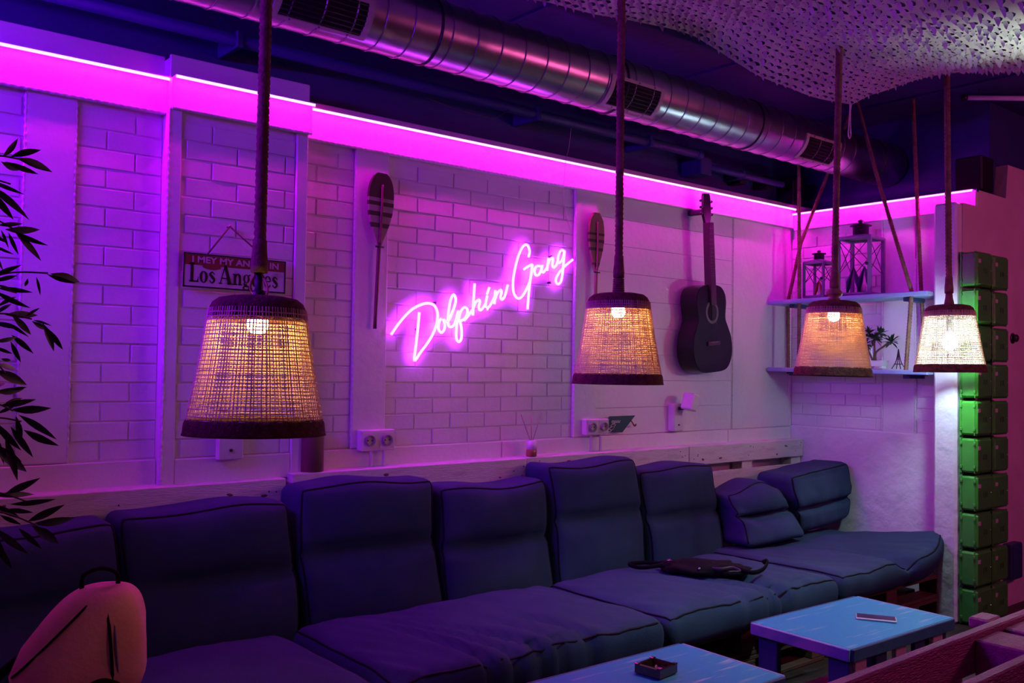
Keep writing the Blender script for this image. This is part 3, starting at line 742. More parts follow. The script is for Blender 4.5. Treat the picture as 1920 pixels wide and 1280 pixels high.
# paddles
def paddle(label, px_, x, ztop, zbot, zshaft, wd, light, y, lean):
    t = thing('paddle', label, 'paddle', (x, y, zshaft), 'wooden paddles on the white posts'); t.rotation_euler = (0, lean, 0)
    zt, zb = ztop-zshaft, zbot-zshaft; H = zt-zb
    def hw(s): return wd/2*min(1.0, (max(0.0, 1-abs((s-.62)/.40)**2.6))**.5 if s > .62 else (.12+.88*math.sin(min(1, s/.62)*PI/2)**1.15))
    def seg(s0, s1, mt, nm, yy=0.0):
        n = 8; L, R = [], []
        for i in range(n+1):
            s = s0+(s1-s0)*i/n; h = max(.002, hw(min(s, .999))); L.append((-h, zb+s*H)); R.append((h, zb+s*H))
        MB().prism(L+R[::-1], -.008-yy, .006+yy).build(nm, mt, t)
    base, dark, pale = (PADDK, PADDK, PADLT) if not light else (PADOC, PADDK, PADOC)
    seg(0, .999, PADLT if not light else PADOC, 'blade')
    if not light:
        seg(.66, .999, PADDK, 'blade_tip_paint', .0008)
        for a, b in ((.555, .61), (.415, .475), (.26, .32)): seg(a, b, PADDK, 'stripe', .0008)
    else:
        for a, b in ((.62, .66), (.50, .55), (.36, .41)): seg(a, b, PADDK, 'stripe', .0008)
        seg(.02, .16, PADDK, 'throat_paint', .0008)
    rod = [(0, -.012, zb+H*.84), (0, -.013, zb+H*.5), (0, -.011, zb+H*.1), (0, -.004, zb-.02), (0, 0, 0)]
    MB().tube(catmull(rod, 5), [.005]*11+[.0085]*10, 10).build('shaft', PADBR if not light else PADOC, t)
    MB().tube([(-.02, -.01, zb), (.02, -.01, zb)], .004, 8).build('lashing', PADDK, t)
paddle('dark paddle with wide pale stripes on the post left of the neon sign', 700, 2.034, 2.113, 1.80, 1.455, .122, False, -.045, .030)
paddle('ochre paddle with thin dark stripes on the post right of the neon sign', 1106, 3.325, 2.095, 1.79, 1.36, .105, True, -.05, 0.0)

# guitar
def guitar():
    t = thing('guitar', 'black acoustic guitar hung on the white wall above the sofa', 'guitar', (4.175, -0.02, 1.290)); t.rotation_euler = (0, -.075, 0.10)
    W = .40
    prof = [(0, 0.0), (.10, .003), (.155, .025), (.190, .075), (.200, .130), (.190, .195), (.165, .245), (.142, .285), (.138, .315), (.145, .355), (.150, .395), (.140, .440), (.105, .475), (.05, .488), (0, .490)]
    half = catmull([(a, 0, b) for a, b in prof], 4)
    L = [(p.x, p.z) for p in half]; polyg = L + [(-a, b) for a, b in L[-2:0:-1]]
    b = MB().prism(polyg, -.11, -.004, smooth=False).build('body', GUITM, t)
    tp = MB().prism([(a*.985, .245+(b_-.245)*.985) for a, b_ in polyg], -.1125, -.1102).build('soundboard', GUITM, t)
    ring = MB(); ringp(ring, 0, .335, .064, .064, .048, .048, -.1132, 36); ring.build('rosette', ROSETTE, t, recalc=False)
    MB().add([(.048*math.cos(a*PI/16), -.1128, .335+.048*math.sin(a*PI/16)) for a in range(32)], [tuple(range(32))]).build('sound_hole', DARKHOLE, t, recalc=False)
    br = MB().box(-.062, .062, -.122, -.112, .150, .172, .003).build('bridge', FRETM, t); MB().box(-.038, .038, -.124, -.122, .166, .169).build('saddle', ROSETTE, br)
    MB().prism([(-.026, .40), (.026, .40), (.0215, .835), (-.0215, .835)], -.122, -.085).build('neck', FRETM, t)
    nk = MB().prism([(-.0262, .375), (.0262, .375), (.0217, .835), (-.0217, .835)], -.127, -.122).build('fretboard', FRETM, t)
    for i in range(14):
        z = .835-.45*(1-2**(-(i+1)/9.0)); MB().box(-.024, .024, -.1283, -.127, z-.0008, z+.0008).build('fret', STEEL2, nk)
    hd = MB().prism([(-.022, .835), (.022, .835), (.036, .875), (.034, .985), (.026, 1.0), (-.026, 1.0), (-.034, .985), (-.036, .875)], -.104, -.088).build('headstock', GUITM, t)
    for s in (-1, 1):
        for i in range(3):
            pg = MB().tube([(s*.030, -.096, .885+i*.036), (s*.052, -.096, .885+i*.036)], .003, 6).build('tuning_peg', STEEL2, t)
            MB().sphere((s*.056, -.096, .885+i*.036), .008, 6, sx=.7).build('peg_button', BLACK, pg)
    for i in range(6):
        xx = -.019+i*.0076; MB().tube([(xx*1.3, -.1245, .168), (xx, -.1295, .40), (xx*.85, -.129, .838)], .0006, 4).build('string', STEEL2, t)
    MB().box(-.02, .02, -.09, .016, .885, .915, .004).build('wall_hook', BLACK, t)
    return t
guitar()

# sockets
def socket(label, x0, x1, z0, z1, y, cords):
    t = thing('socket', label, 'socket', ((x0+x1)/2, y, z0), 'double wall sockets'); W, H = (x1-x0)/2, z1-z0
    MB().box(-W, W, -.036, 0, 0, H, .004).build('housing', SOCK, t)
    for s in (-.5, .5):
        o = MB().lathe([(.0, 0), (.0165, 0), (.0175, .010), (.0225, .011), (.0235, .008), (.0235, 0)], 24).build('socket_well', SOCKIN, t, (s*W, -.035, H*.5)); o.rotation_euler = (PI/2, 0, 0)
        MB().box(s*W-.033, s*W+.033, -.038, -.036, H*.5-.034, H*.5+.034, .0015).build('cover_plate', SOCK, t)
        o.location.y = -.0378
        for q in (-.0095, .0095):
            ch = MB().lathe([(.0025, 0), (.0025, .004), (0, .004)], 8).build('contact_hole', BLACK, t, (s*W+q, -.0375, H*.5)); ch.rotation_euler = (PI/2, 0, 0)
    for s in cords: MB().tube([(s*W, -.025, 0), (s*W, -.0275, -.03), (s*W, -.026, .872-z0)], .007, 8).build('cable_duct', SOCK, t)
socket('double white socket on the post left of the neon sign', 1.968, 2.135, .945, 1.032, -.023, (-.35, .4))
socket('double white socket on the post below the warm lamp and menu card', 3.262, 3.425, .965, 1.045, -.025, (-.5, .35))
# small access plate under the tin sign
pl = thing('cover_plate', 'white square cover plate with a screw behind the nearest lamp', 'cover plate', (1.395, PY-.014, .945))
MB().box(-.048, .048, -.030, 0, 0, .12, .004).build('plate', SOCK, pl)
o = MB().lathe([(.006, 0), (.006, .004), (.003, .006), (0, .006)], 12).build('screw', BLACK, pl, (0, -.030, .035)); o.rotation_euler = (PI/2, 0, 0)
# menu card
mc = thing('menu_card', 'dark teal slanted menu card with pale script beside the socket', 'menu card', (3.413, -.030, .972))
P4 = [(0, .0), (.139, -.003), (.236, .083), (.046, .083), (.006, .045)]
MB().prism(P4, -.004, .001).build('card', MENUM, mc)
r1 = MB()
for pts in ([(.055,.050),(.062,.060),(.068,.054),(.074,.060),(.080,.052),(.088,.060),(.096,.052),(.104,.060),(.112,.053),(.122,.060)], [(.058,.047),(.085,.050),(.118,.050)],
            [(.080,.043),(.060,.040),(.050,.030),(.068,.030),(.085,.036),(.080,.043)], [(.078,.032),(.050,.025),(.024,.012),(.022,.003),(.045,.004),(.062,.014),(.078,.028)], [(.040,.016),(.056,.012),(.074,.022)], [(.066,.020),(.070,.012)]):
    ribbon(r1, pts, [.0042], -.0052, 6)
r1.build('card_print', MENUINK, mc, recalc=False)
r2 = MB(); ribbon(r2, [(.196, .062), (.212, .045), (.224, .030), (.236, .031), (.240, .040)], [.004, .006, .010, .008, .005], -.0085, 5); r2.build('hook_print', CHERRY, mc, recalc=False)
MB().tube(catmull([(.196, -.006, .062), (.212, -.007, .045), (.224, -.007, .030), (.238, -.006, .036)], 5), .0032, 6).build('wire_hook', CHERRY, mc)
# wall spotlight
wl_ = thing('wall_spotlight', 'white wall spotlight box with a tilted head right of the guitar', 'lamp', (3.975, -.012, .962))
MB().box(-.040, .040, -.045, 0, 0, .152, .005).build('base_box', SOCK, wl_)
o = MB().lathe([(.005, 0), (.005, .004), (0, .005)], 10).build('screw', BLACK, wl_, (.0, -.045, .035)); o.rotation_euler = (PI/2, 0, 0)
MB().tube([(0, -.045, .125), (.012, -.075, .128)], .009, 8).build('swivel', BLACK, wl_)
o = MB().box(-.033, .033, -.035, .035, -.005, .088, .006).build('lamp_head', SOCK, wl_, (.022, -.095, .122)); o.rotation_euler = (.1, .22, .2)
# brown vessel on the ledge
bv = thing('stoneware_vase', 'brown cylindrical vase on the ledge just below the nearest lamp', 'vase', (1.742, -.062, .876))
MB().lathe([(.046, 0), (.049, .004), (.049, .165), (.046, .176), (.040, .176), (.040, .02), (0, .018)], 28).build('body', BROWNV, bv)
o = MB().lathe([(.009, 0), (.009, .003), (0, .003)], 12).build('dark_knot', BLACK, bv, (-.022, -.0435, .155)); o.rotation_euler = (PI/2, 0, -.45)
# reed diffuser
rd = thing('reed_diffuser', 'small amber reed diffuser with thin sticks on the pallet ledge', 'diffuser', (2.878, -.085, .882))
MB().lathe([(.024, 0), (.026, .003), (.026, .030), (.024, .032), (0, .032)], 20).build('jar', AMBER, rd)
MB().lathe([(.0255, .032), (.0255, .074), (.010, .076), (0, .076)], 20).build('white_collar', POTM, rd)
for dx, dy, h in ((-.068, .0, .125), (-.060, .008, .120), (-.004, .0, .128), (.003, .01, .125), (.062, 0, .128), (.068, .006, .130), (.056, -.006, .126)):
    MB().tube([(dx*.1, dy*.1, .07), (dx, dy, .074+h)], .0016, 5).build('reed', REED, rd)

# ================================================================== pallets
UN = {}
def unit_box(key, sx, sy, sz, mt, c=.003):
    k = (key, round(sx, 3), round(sy, 3), round(sz, 3), mt.name)
    if k not in UN: UN[k] = MB().box(-sx/2, sx/2, -sy/2, sy/2, -sz/2, sz/2, c).mesh(key, mt)
    return UN[k]
def put(key, sx, sy, sz, mt, parent, loc, c=.003, rot=None):
    o = link(key, unit_box(key, sx, sy, sz, mt, c), parent, loc)
    if rot: o.rotation_euler = rot
    return o
def flat_pallet(label, x, y, z, L=1.14, W=.80, H=.118, mt=PALLETB):
    t = thing('pallet', label, 'pallet', (x, y, z), 'raw wooden base pallets')
    for i in range(5): put('deck_board', L, .118, .018, mt, t, (0, -W/2+.059+i*(W-.118)/4, H-.009))
    for i in range(3):
        put('stringer_board', .10, W, .016, mt, t, ((i-1)*(L-.10)/2, 0, H-.026))
        for j in range(3): put('block', .10, .10, H-.052, mt, t, ((i-1)*(L-.10)/2, (j-1)*(W-.10)/2, (H-.034+.018)/2))
    for j in range(3): put('bottom_board', L, .10, .018, mt, t, (0, (j-1)*(W-.10)/2, .009))
    return t
for i, (xc, nm) in enumerate(((0.90, 'left end of the sofa'), (2.06, 'cushion below the neon sign'), (3.23, 'cushion holding the black bag'), (4.40, 'curled cushion at the right end'))):
    for k in range(2):
        flat_pallet('raw wooden pallet, %s of two, under the %s' % (('lower', 'upper')[k], nm), xc, -0.665, .001+k*.120)
NAILM = MB().lathe([(.0032, -.001), (.0032, .0008), (0, .0010)], 8).mesh('nail_head', LANTD)
KNOTM = MB().lathe([(.0075, -.001), (.0070, .0004), (0, .0005)], 10).mesh('knot', BROWNV)
def back_pallet(label, x0, x1, ztop, y=-.112):
    L = x1-x0; t = thing('back_pallet', label, 'pallet', ((x0+x1)/2, y, 0), 'white washed pallets behind the sofa')
    for z in (.05, ztop-.105/2-.145*3.1, ztop-.105/2-.145*2, ztop-.105/2-.148, ztop-.105/2):
        put('face_board', L, .018, .105, PALLETW, t, (0, .009, z+.002))
    for i in range(3):
        for z in (.10, .45, ztop-.075): put('block', .10, .058, .15, PALLETW, t, ((i-1)*(L-.10)/2, .018+.0295, z))
        put('back_board', .10, .018, ztop-.02, PALLETW, t, ((i-1)*(L-.10)/2, .0855, (ztop-.02)/2+.002))
    put('top_ledge', L, .085, .012, PALLETW, t, (0, .0525, ztop-.003))
    rk = random.Random(int(x0*100))
    for i in (-1, 0, 1):                       # nail heads over the blocks, a few open knots between
        for q in range(3):
            o = link('nail_head', NAILM, t, (i*(L-.10)/2+rk.uniform(-.035, .035), 0, ztop-.05+rk.uniform(-.035, .035))); o.rotation_euler = (PI/2, 0, 0)
    for q in range(4):
        o = link('knot', KNOTM, t, (rk.uniform(-L*.45, L*.45), 0, ztop-.05+rk.uniform(-.03, .03))); o.rotation_euler = (PI/2, rk.uniform(-.3, .3), 0); o.scale = (rk.uniform(.8, 2.2), rk.uniform(.5, .9), 1)
    return t
back_pallet('white washed back pallet behind the left cushions and plant', .42, 1.612, .862)
back_pallet('white washed back pallet under the brown vase and neon sign', 1.640, 2.826, .876)
back_pallet('white washed back pallet right of the reed diffuser', 2.832, 3.998, .878)
back_pallet('white washed back pallet with open slots in the right corner', 4.004, 5.098, .878)

# ================================================================== cushions
def gauss(x, s): return math.exp(-(x/s)**2)
def cushion(name, label, loc, rz, w, d, h, deform, edges, r=.04, n=(26, 12, 14), rx=0.0, ry=0.0):
    hx, hy, hz = w/2, d/2, h/2; bm = bmesh.new(); seen = {}
    def rnd_pt(p):
        inn = Vector((max(-(hx-r), min(hx-r, p.x)), max(-(hy-r), min(hy-r, p.y)), max(-(hz-r), min(hz-r, p.z))))
        q = p-inn
        if q.length > 1e-9: q = q.normalized()*r
        return inn+q
    def spread(i, n): # denser near the ends
        t = i/n*2-1; return math.sin(t*PI/2)*.55+t*.45
    def V(p):
        k = (round(p.x, 5), round(p.y, 5), round(p.z, 5))
        if k not in seen: seen[k] = bm.verts.new(deform(rnd_pt(p), w, d, h))
        return seen[k]
    for ax in range(3):
        a, b = (ax+1) % 3, (ax+2) % 3; H3 = (hx, hy, hz)
        for sgn in (-1, 1):
            g = []
            for i in range(n[a]+1):
                row = []
                for j in range(n[b]+1):
                    p = [0, 0, 0]; p[ax] = sgn*H3[ax]; p[a] = spread(i, n[a])*H3[a]; p[b] = spread(j, n[b])*H3[b]
                    row.append(V(Vector(p)))
                g.append(row)
            for i in range(n[a]):
                for j in range(n[b]):
                    q = [g[i][j], g[i+1][j], g[i+1][j+1], g[i][j+1]]
                    try: bm.faces.new(q if sgn > 0 else q[::-1])
                    except ValueError: pass
    bmesh.ops.recalc_face_normals(bm, faces=bm.faces)
    for f in bm.faces: f.smooth = True
    me = bpy.data.meshes.new('cover'); bm.to_mesh(me); bm.free(); me.materials.append(FABRIC)
    t = thing(name, label, 'cushion', loc); t.rotation_euler = (rx, ry, rz)
    link('cover', me, t)
    # piping along edges: list of ((sx,sy,sz) -> (sx,sy,sz)) corner pairs in unit box
    for path in edges:
        pts = []
        for a, b in zip(path, path[1:]):
            for i in range(24):
                s = i/24; p = Vector([(a[k]+(b[k]-a[k])*s) for k in range(3)])
                q = Vector((p.x*hx, p.y*hy, p.z*hz)); pts.append(deform(rnd_pt(q), w, d, h)*1.0)
        q = Vector((path[-1][0]*hx, path[-1][1]*hy, path[-1][2]*hz)); pts.append(deform(rnd_pt(q), w, d, h))
        MB().tube(pts, .0042, 6).build('piping', PIPING, t)
    return t
def back_def(seed, lean=.10, puff=.035, crease=.03, cz=.0, sag=.012, slump=0.0):
    def f(p, w, d, h):
        u, v, s = p.x/(w/2), p.z/(h/2), p.y/(d/2)
        q = p.copy()
        front = max(0, -s)
        b = (1-u*u)*(abs(math.sin((v-cz)*PI*.98))**.6)
        q.y -= front*puff*b
        q.y += front*crease*gauss(v-cz, .075)*(1-.5*u**6)
        top = max(0, v); q.z -= top*sag*(1+math.cos(u*3.3+seed))*.8
        q.x += .010*math.sin(v*3.0+seed)*(1 if abs(u) > .6 else abs(u)/.6)
        k = noise.noise((p.x*5+seed*3.1, p.y*5, p.z*6)); q.y -= front*.008*k; q.z += .006*k
        k2 = noise.noise((p.x*16+seed, p.z*5, seed*2.0)); q.y -= front*.0035*k2
        q.y += lean*(p.z/h) - slump*max(0, -u)*top
        return q
    return f
FR_LOOP = [[(-1, -1, -1), (-1, -1, 1), (1, -1, 1), (1, -1, -1)]]
BC = [ # x0, x1, z0, z1, yfront label
 (0.36, 0.935, .245, .79, 'dark back cushion at the far left behind the plant'),
 (0.950, 1.545, .245, .815, 'blue back cushion directly under the nearest lamp'),
 (1.570, 2.165, .245, .860, 'tall blue back cushion below the left paddle'),
 (2.185, 2.775, .245, .805, 'lower blue back cushion below the neon sign'),
 (2.795, 3.375, .245, .865, 'tall blue back cushion below the second lamp'),
 (3.395, 3.970, .245, .815, 'blue back cushion under the guitar, behind the black bag'),
]
for i, (x0, x1, z0, z1, lab) in enumerate(BC):
    cushion('back_cushion', lab, ((x0+x1)/2, -.260, (z0+z1)/2+.006), random.uniform(-.012, .012), x1-x0, .19, z1-z0, back_def(i*1.7+.4, cz=(.16, .14, .16, .12, .17, .12)[i]), FR_LOOP, n=(30, 10, 26))
def crump(seed, a=.03, base=None):
    def f(p, w, d, h):
        q = base(p, w, d, h); k = noise.noise((p.x*4.5+seed, p.y*4.5, p.z*4.5)); k2 = noise.noise((p.x*12, p.y*9+seed, p.z*12))
        q.y -= a*k+.010*k2; q.z += a*.6*k; q.x += a*.5*noise.noise((p.z*5, seed, p.x*3))
        return q
    return f
def pinch(base, tx, ty):
    def f(p, w, d, h):
        q = base(p, w, d, h); v = p.z/(h/2); t = max(0.0, .15-v)
        q.x *= 1+tx*t; q.y += ty*t
        return q
    return f
cushion('back_cushion', 'small crumpled blue cushion between the guitar cushion and corner cushion', (4.200, -.36, .556), -.04, .43, .19, .31, pinch(crump(2.0, .028, back_def(9.1, lean=.08, puff=.05, crease=.055, cz=-.10, sag=.03)), .16, -.05), FR_LOOP[:], n=(30, 10, 26))
cushion('back_cushion', 'big blue cushion tipped back into the right inner corner', (4.770, -.36, .582), .02, .62, .25, .34, pinch(crump(5.0, .010, back_def(3.3, lean=.06, puff=.02, crease=.05, cz=-.22, sag=.002)), -.14, .05), FR_LOOP, n=(30, 10, 26), ry=-.075)
def seat_def(seed, puff=.022, curl=None, wr=.008, dent=()):
    def f(p, w, d, h):
        u, v, s = p.x/(w/2), p.y/(d/2), p.z/(h/2)
        q = p.copy(); top = max(0, s)
        q.z += top*puff*(1-u**4)*(1-v**4)
        n1 = noise.noise((p.x*4+seed*2, p.y*1.6+p.x*1.5, seed)); n2 = noise.noise((p.x*13+p.y*5+seed, p.y*3.0, seed*1.3))
        fr = .35+.65*max(0, -v)
        q.z += top*(.012*n1 + wr*(1-abs(n2)*2.2)*fr)
        for (dx, dv, amp, wd) in dent:     # creases running back from the front edge
            c = gauss(u-dx-(v+1)*dv, wd)
            q.z -= top*amp*c*max(0, min(1, (.5-v)))
            if v < -.8: q.y += amp*.8*c; q.z -= (1-abs(s))*0
        if v < -.85: q.y += -.014*math.sin(u*5+seed)*(.6+.4*s) - .008*noise.noise((p.x*6, p.z*6, seed)) - .012*(1-s*s)
        if abs(u) > .9: q.x += .010*math.copysign(1, u)*(1-s*s)
        if curl: q = curl(q, u, v, s)
        return q
    return f
TOPL = [[(-1, 1, 1), (-1, -1, 1), (1, -1, 1), (1, 1, 1)]]
cushion('seat_cushion', 'dark seat cushion at the left under the bag', (.885, -.780, .313), 0, 1.12, .70, .135, seat_def(1.2), TOPL, n=(44, 30, 8), r=.045)
cushion('seat_cushion', 'wide blue seat cushion in front, below the neon sign', (2.050, -.785, .317), -.015, 1.13, .70, .14, seat_def(4.1, wr=.011, dent=((-.42, -.14, .028, .03), (-.22, -.2, .036, .03), (-.02, -.26, .042, .028), (.14, -.16, .028, .025), (.36, -.12, .026, .03))), TOPL, n=(60, 36, 8), r=.04)
cushion('seat_cushion', 'blue seat cushion with the black bag on it', (3.228, -.785, .314), -.015, 1.12, .70, .135, seat_def(7.7, puff=.028, wr=.011, dent=((.28, -.22, .050, .05), (.10, -.26, .032, .03), (-.15, -.2, .022, .03))), TOPL, n=(60, 36, 8), r=.045)
def curl_r(q, u, v, s):
    t = max(0, u-.25)/.75; q.z += .10*t*t*max(0, .35-v*.65) ; q.y += .06*t*t*max(0, -v); q.x -= .02*t*t
    q.z -= .05*gauss(u-.12, .14)*max(0, -v)*max(0, s)
    return q
cushion('seat_cushion', 'blue seat cushion curling up against the white pier at right', (4.390, -.740, .314), .0, 1.10, .78, .135, seat_def(11.3, puff=.010, curl=curl_r, dent=((.18, -.35, .03, .05),)), TOPL, n=(60, 36, 8), r=.045)

# ================================================================== shelves on ropes with their things
def shelf(label, z, x0, x1, y0, y1, tilt, th=.026):
    t = thing('hanging_shelf', label, 'shelf', ((x0+x1)/2, (y0+y1)/2, z), 'rope hung shelves in the alcove'); t.rotation_euler = (tilt, 0, 0)
    MB().box(x0-(x0+x1)/2, (x1-x0)/2, -(y1-y0)/2, (y1-y0)/2, -th, 0, .004).build('plank', SHELFM, t)
    for yy in (-.36, .36): MB().box(.05-(x1-x0)/2, (x1-x0)/2-.02, yy-.02, yy+.02, -th-.022, -th, .003).build('batten', NAVYLEG, t)
    return t
U = shelf('upper rope hung blue shelf carrying the two lanterns', 1.738, 4.842, 5.085, -1.022, -.022, -.010)
Lw = shelf('lower rope hung pale shelf carrying the little plant', 1.320, 4.842, 5.085, -1.022, -.022, .008)
def hang_rope(label, pts):
    o = rope_mesh_pts(pts, .0105, .05).build('hanging_rope', ROPEM)
    return tag(o, label, 'rope', 'brown ropes carrying the shelves')
hang_rope('straight brown rope at the left end of the shelves', [(4.868, -.226, 1.285), (4.868, -.230, 1.74), (4.868, -.222, 2.53), (4.868, -.218, CEIL-.002)])
hang_rope('slanting brown rope at the left, behind the straight rope', [(5.050, -.035, 1.285), (5.050, -.03, 1.74), (5.050, -.12, 2.10), (5.052, -.30, 2.50), (5.052, -.45, CEIL-.002)])
hang_rope('slanting brown rope at the right end of the shelves', [(4.868, -.89, 1.285), (4.868, -.925, 1.74), (4.868, -.735, 2.36), (4.868, -.60, CEIL-.002)])
hang_rope('rightmost straight brown rope, beside the white pier', [(5.050, -.915, 1.285), (5.050, -.888, 1.74), (5.050, -.862, 2.3), (5.050, -.838, CEIL-.002)])
def lantern(label, x, y, z, w, h, rz, ins):
    t = thing('lantern', label, 'lantern', (x, y, z), 'framed lanterns on the upper shelf', rz)
    a = w/2; s = w*.055
    for i in (-1, 1):
        for j in (-1, 1): MB().box(i*a-s, i*a+s, j*a-s, j*a+s, 0, h, .002).build('corner_post', LANTM, t)
    for zz in (.0, h-.014):
        for i in (-1, 1):
            MB().box(-a, a, i*a-s, i*a+s, zz, zz+.014, .002).build('rail', LANTM, t); MB().box(i*a-s, i*a+s, -a, a, zz, zz+.014, .002).build('rail', LANTM, t)
    MB().box(-a, a, -a, a, .002, .010).build('floor_plate', LANTD, t)
    for i in (-1, 1):
        for q in (-1, 1):
            MB().tube([(-a*q, i*a, .02+h*.30), (a*q, i*a, h-.015)], .0022, 5).build('cross_wire', LANTD, t)
            MB().tube([(i*a, -a*q, .02+h*.30), (i*a, a*q, h-.015)], .0022, 5).build('cross_wire', LANTD, t)
    rf = MB().lathe([(a*1.50, 0), (a*1.50, .004), (a*.60, .018)], 4, (0, 0, h), a0=PI/4, smooth=False).build('roof', LANTM, t)
    MB().lathe([(a*.48, .014), (a*.48, .014+h*.16), (a*.66, .014+h*.165), (a*.66, .014+h*.19), (a*.30, .014+h*.20), (a*.16, .014+h*.22), (a*.20, .014+h*.26), (0, .014+h*.29)], 18, (0, 0, h)).build('chimney', LANTD, t)
    MB().sphere((-a-s*1.6, -a*.9, h*.52), .009, 6).build('door_knob', BLACK, t)
    for k, (dx, dy) in enumerate(((-.25, -.35), (-.25, .35)) if ins is BLUEFIG else ((0, 0),)):
        f = MB()
        for q in (-1, 1):
            f.tube([(dx*a, dy*a, h*.50), (dx*a, dy*a+q*a*.28, h*.24), (dx*a, dy*a+q*a*.40, .02)], [.004, a*.26, a*.10], 6, flat=.6)
        f.build('folded_ornament', ins, t)
    MB().lathe([(a*.22, .010), (a*.22, h*.20), (a*.05, h*.205), (0, h*.21)], 14, (a*.25, 0, 0)).build('candle', POTM, t)
    return t
lantern('large blue grey framed lantern on the upper shelf', 4.975, -.565, 1.744, .185, .335, .10, BLUEFIG)
lantern('smaller framed lantern with an orange ornament on the upper shelf', 4.965, -.300, 1.742, .125, .215, .05, ORANGE)
# bonsai
bz = thing('potted_bonsai', 'small dark leafed tree in a white footed pot on the lower shelf', 'plant', (4.94, -.675, 1.322))
pb = MB(); w2 = .030; l2 = .062
pb.add([(-w2*.8, -l2*.85, .014), (w2*.8, -l2*.85, .014), (w2*.8, l2*.85, .014), (-w2*.8, l2*.85, .014), (-w2*1.1, -l2*1.05, .046), (w2*1.1, -l2*1.05, .046), (w2*1.1, l2*1.05, .046), (-w2*1.1, l2*1.05, .046), (-w2*.9, -l2*.9, .040), (w2*.9, -l2*.9, .040), (w2*.9, l2*.9, .040), (-w2*.9, l2*.9, .040)],
       [(0, 3, 2, 1), (0, 1, 5, 4), (1, 2, 6, 5), (2, 3, 7, 6), (3, 0, 4, 7), (4, 5, 9, 8), (5, 6, 10, 9), (6, 7, 11, 10), (7, 4, 8, 11), (8, 9, 10, 11)])
pb.build('pot', POTM, bz)
for q in (-1, 1): MB().box(-.022, .022, q*.045-.012, q*.045+.012, 0, .015, .003).build('pot_foot', POTM, bz)
lf = MB()
for pts in ([(0, .01, .04), (0, .004, .09), (0, .006, .16)], [(0, -.004, .04), (0, -.004, .09), (0, -.05, .125), (0, -.085, .15)], [(0, .014, .04), (0, .03, .08), (0, .055, .12)]):
    MB().tube(catmull(pts, 5), .0055, 6).build('trunk', CANE, bz)
def leaf_mesh(name, mt, wd=.13, fold=.25, droop=.12):
    v, f = [], []; n = 7
    prof = [.05, .55, .92, 1.0, .82, .48, .02]
    for i in range(n):
        s = i/(n-1); z = -droop*s*s
        v += [(-wd/2*prof[i], s, z+fold*wd*prof[i]*.5), (0, s, z), (wd/2*prof[i], s, z+fold*wd*prof[i]*.5)]
    for i in range(n-1):
        a = 3*i; f += [(a, a+1, a+4, a+3), (a+1, a+2, a+5, a+4)]
    k = len(v); v += [(x, y, z-.004) for x, y, z in v]; f += [tuple(k+i for i in q[::-1]) for q in f]
    return MB().add(v, f, True).mesh(name, mt, recalc=False)
LFS = [leaf_mesh('leaf', LEAF, .16, .3, .10), leaf_mesh('leaf', LEAF, .19, .4, .22), leaf_mesh('leaf', LEAF, .14, .2, .30)]
def put_leaf(parent, base, tip, k=None, roll=0.0, width=1.0, face=None):
    base, tip = Vector(base), Vector(tip); d = tip-base; L = d.length; y = d.normalized()
    x = y.cross(Vector((0, 0, 1)) if face is None else face);
    if x.length < 1e-3: x = Vector((1, 0, 0))
    x.normalize(); z = x.cross(y); R = Matrix.Rotation(roll, 3, y); x = R @ x; z = R @ z
    o = link('leaf', LFS[random.randint(0, 2) if k is None else k], parent)
    M = Matrix.Identity(4)
    for i in range(3): M[i][0], M[i][1], M[i][2], M[i][3] = x[i]*L*width, y[i]*L, z[i]*L, base[i]
    o.matrix_local = M
    return o
rb = random.Random(5)
for (cx, cy, cz, n, R) in ((0, .008, .17, 26, .062), (.01, -.09, .15, 22, .056), (0, .066, .135, 22, .055), (-.012, -.035, .20, 18, .052), (-.02, .03, .20, 14, .05)):
    for i in range(n):
        a = rb.uniform(0, 2*PI); e = rb.uniform(-.5, 1.2)
        put_leaf(bz, (cx, cy, cz), (cx+R*math.cos(a)*math.cos(e)*rb.uniform(.8, 1.1), cy+R*math.sin(a)*math.cos(e)*rb.uniform(.8, 1.1), cz+R*math.sin(e)), None, rb.uniform(-.6, .6), 1.9)
# little tower figure and vase
ef = thing('tower_figurine', 'tiny dark lattice tower figurine on the lower shelf', 'figurine', (4.93, -.818, 1.322))
f4 = MB()
for i in (-1, 1):
    for j in (-1, 1): f4.tube(catmull([(i*.026, j*.026, 0), (i*.013, j*.013, .03), (i*.006, j*.006, .06), (0, 0, .11)], 5), .0026, 5)
f4.build('legs', LANTD, ef)
MB().box(-.017, .017, -.017, .017, .024, .029).build('platform', LANTD, ef); MB().box(-.009, .009, -.009, .009, .052, .056).build('platform', LANTD, ef)
sv = thing('white_figurine', 'little white vase at the left of the bonsai', 'vase', (5.03, -.60, 1.322))
MB().lathe([(.012, 0), (.02, .02), (.018, .05), (.008, .10), (.010, .16), (.014, .20), (.010, .20), (0, .15)], 14).build('body', POTM, sv)

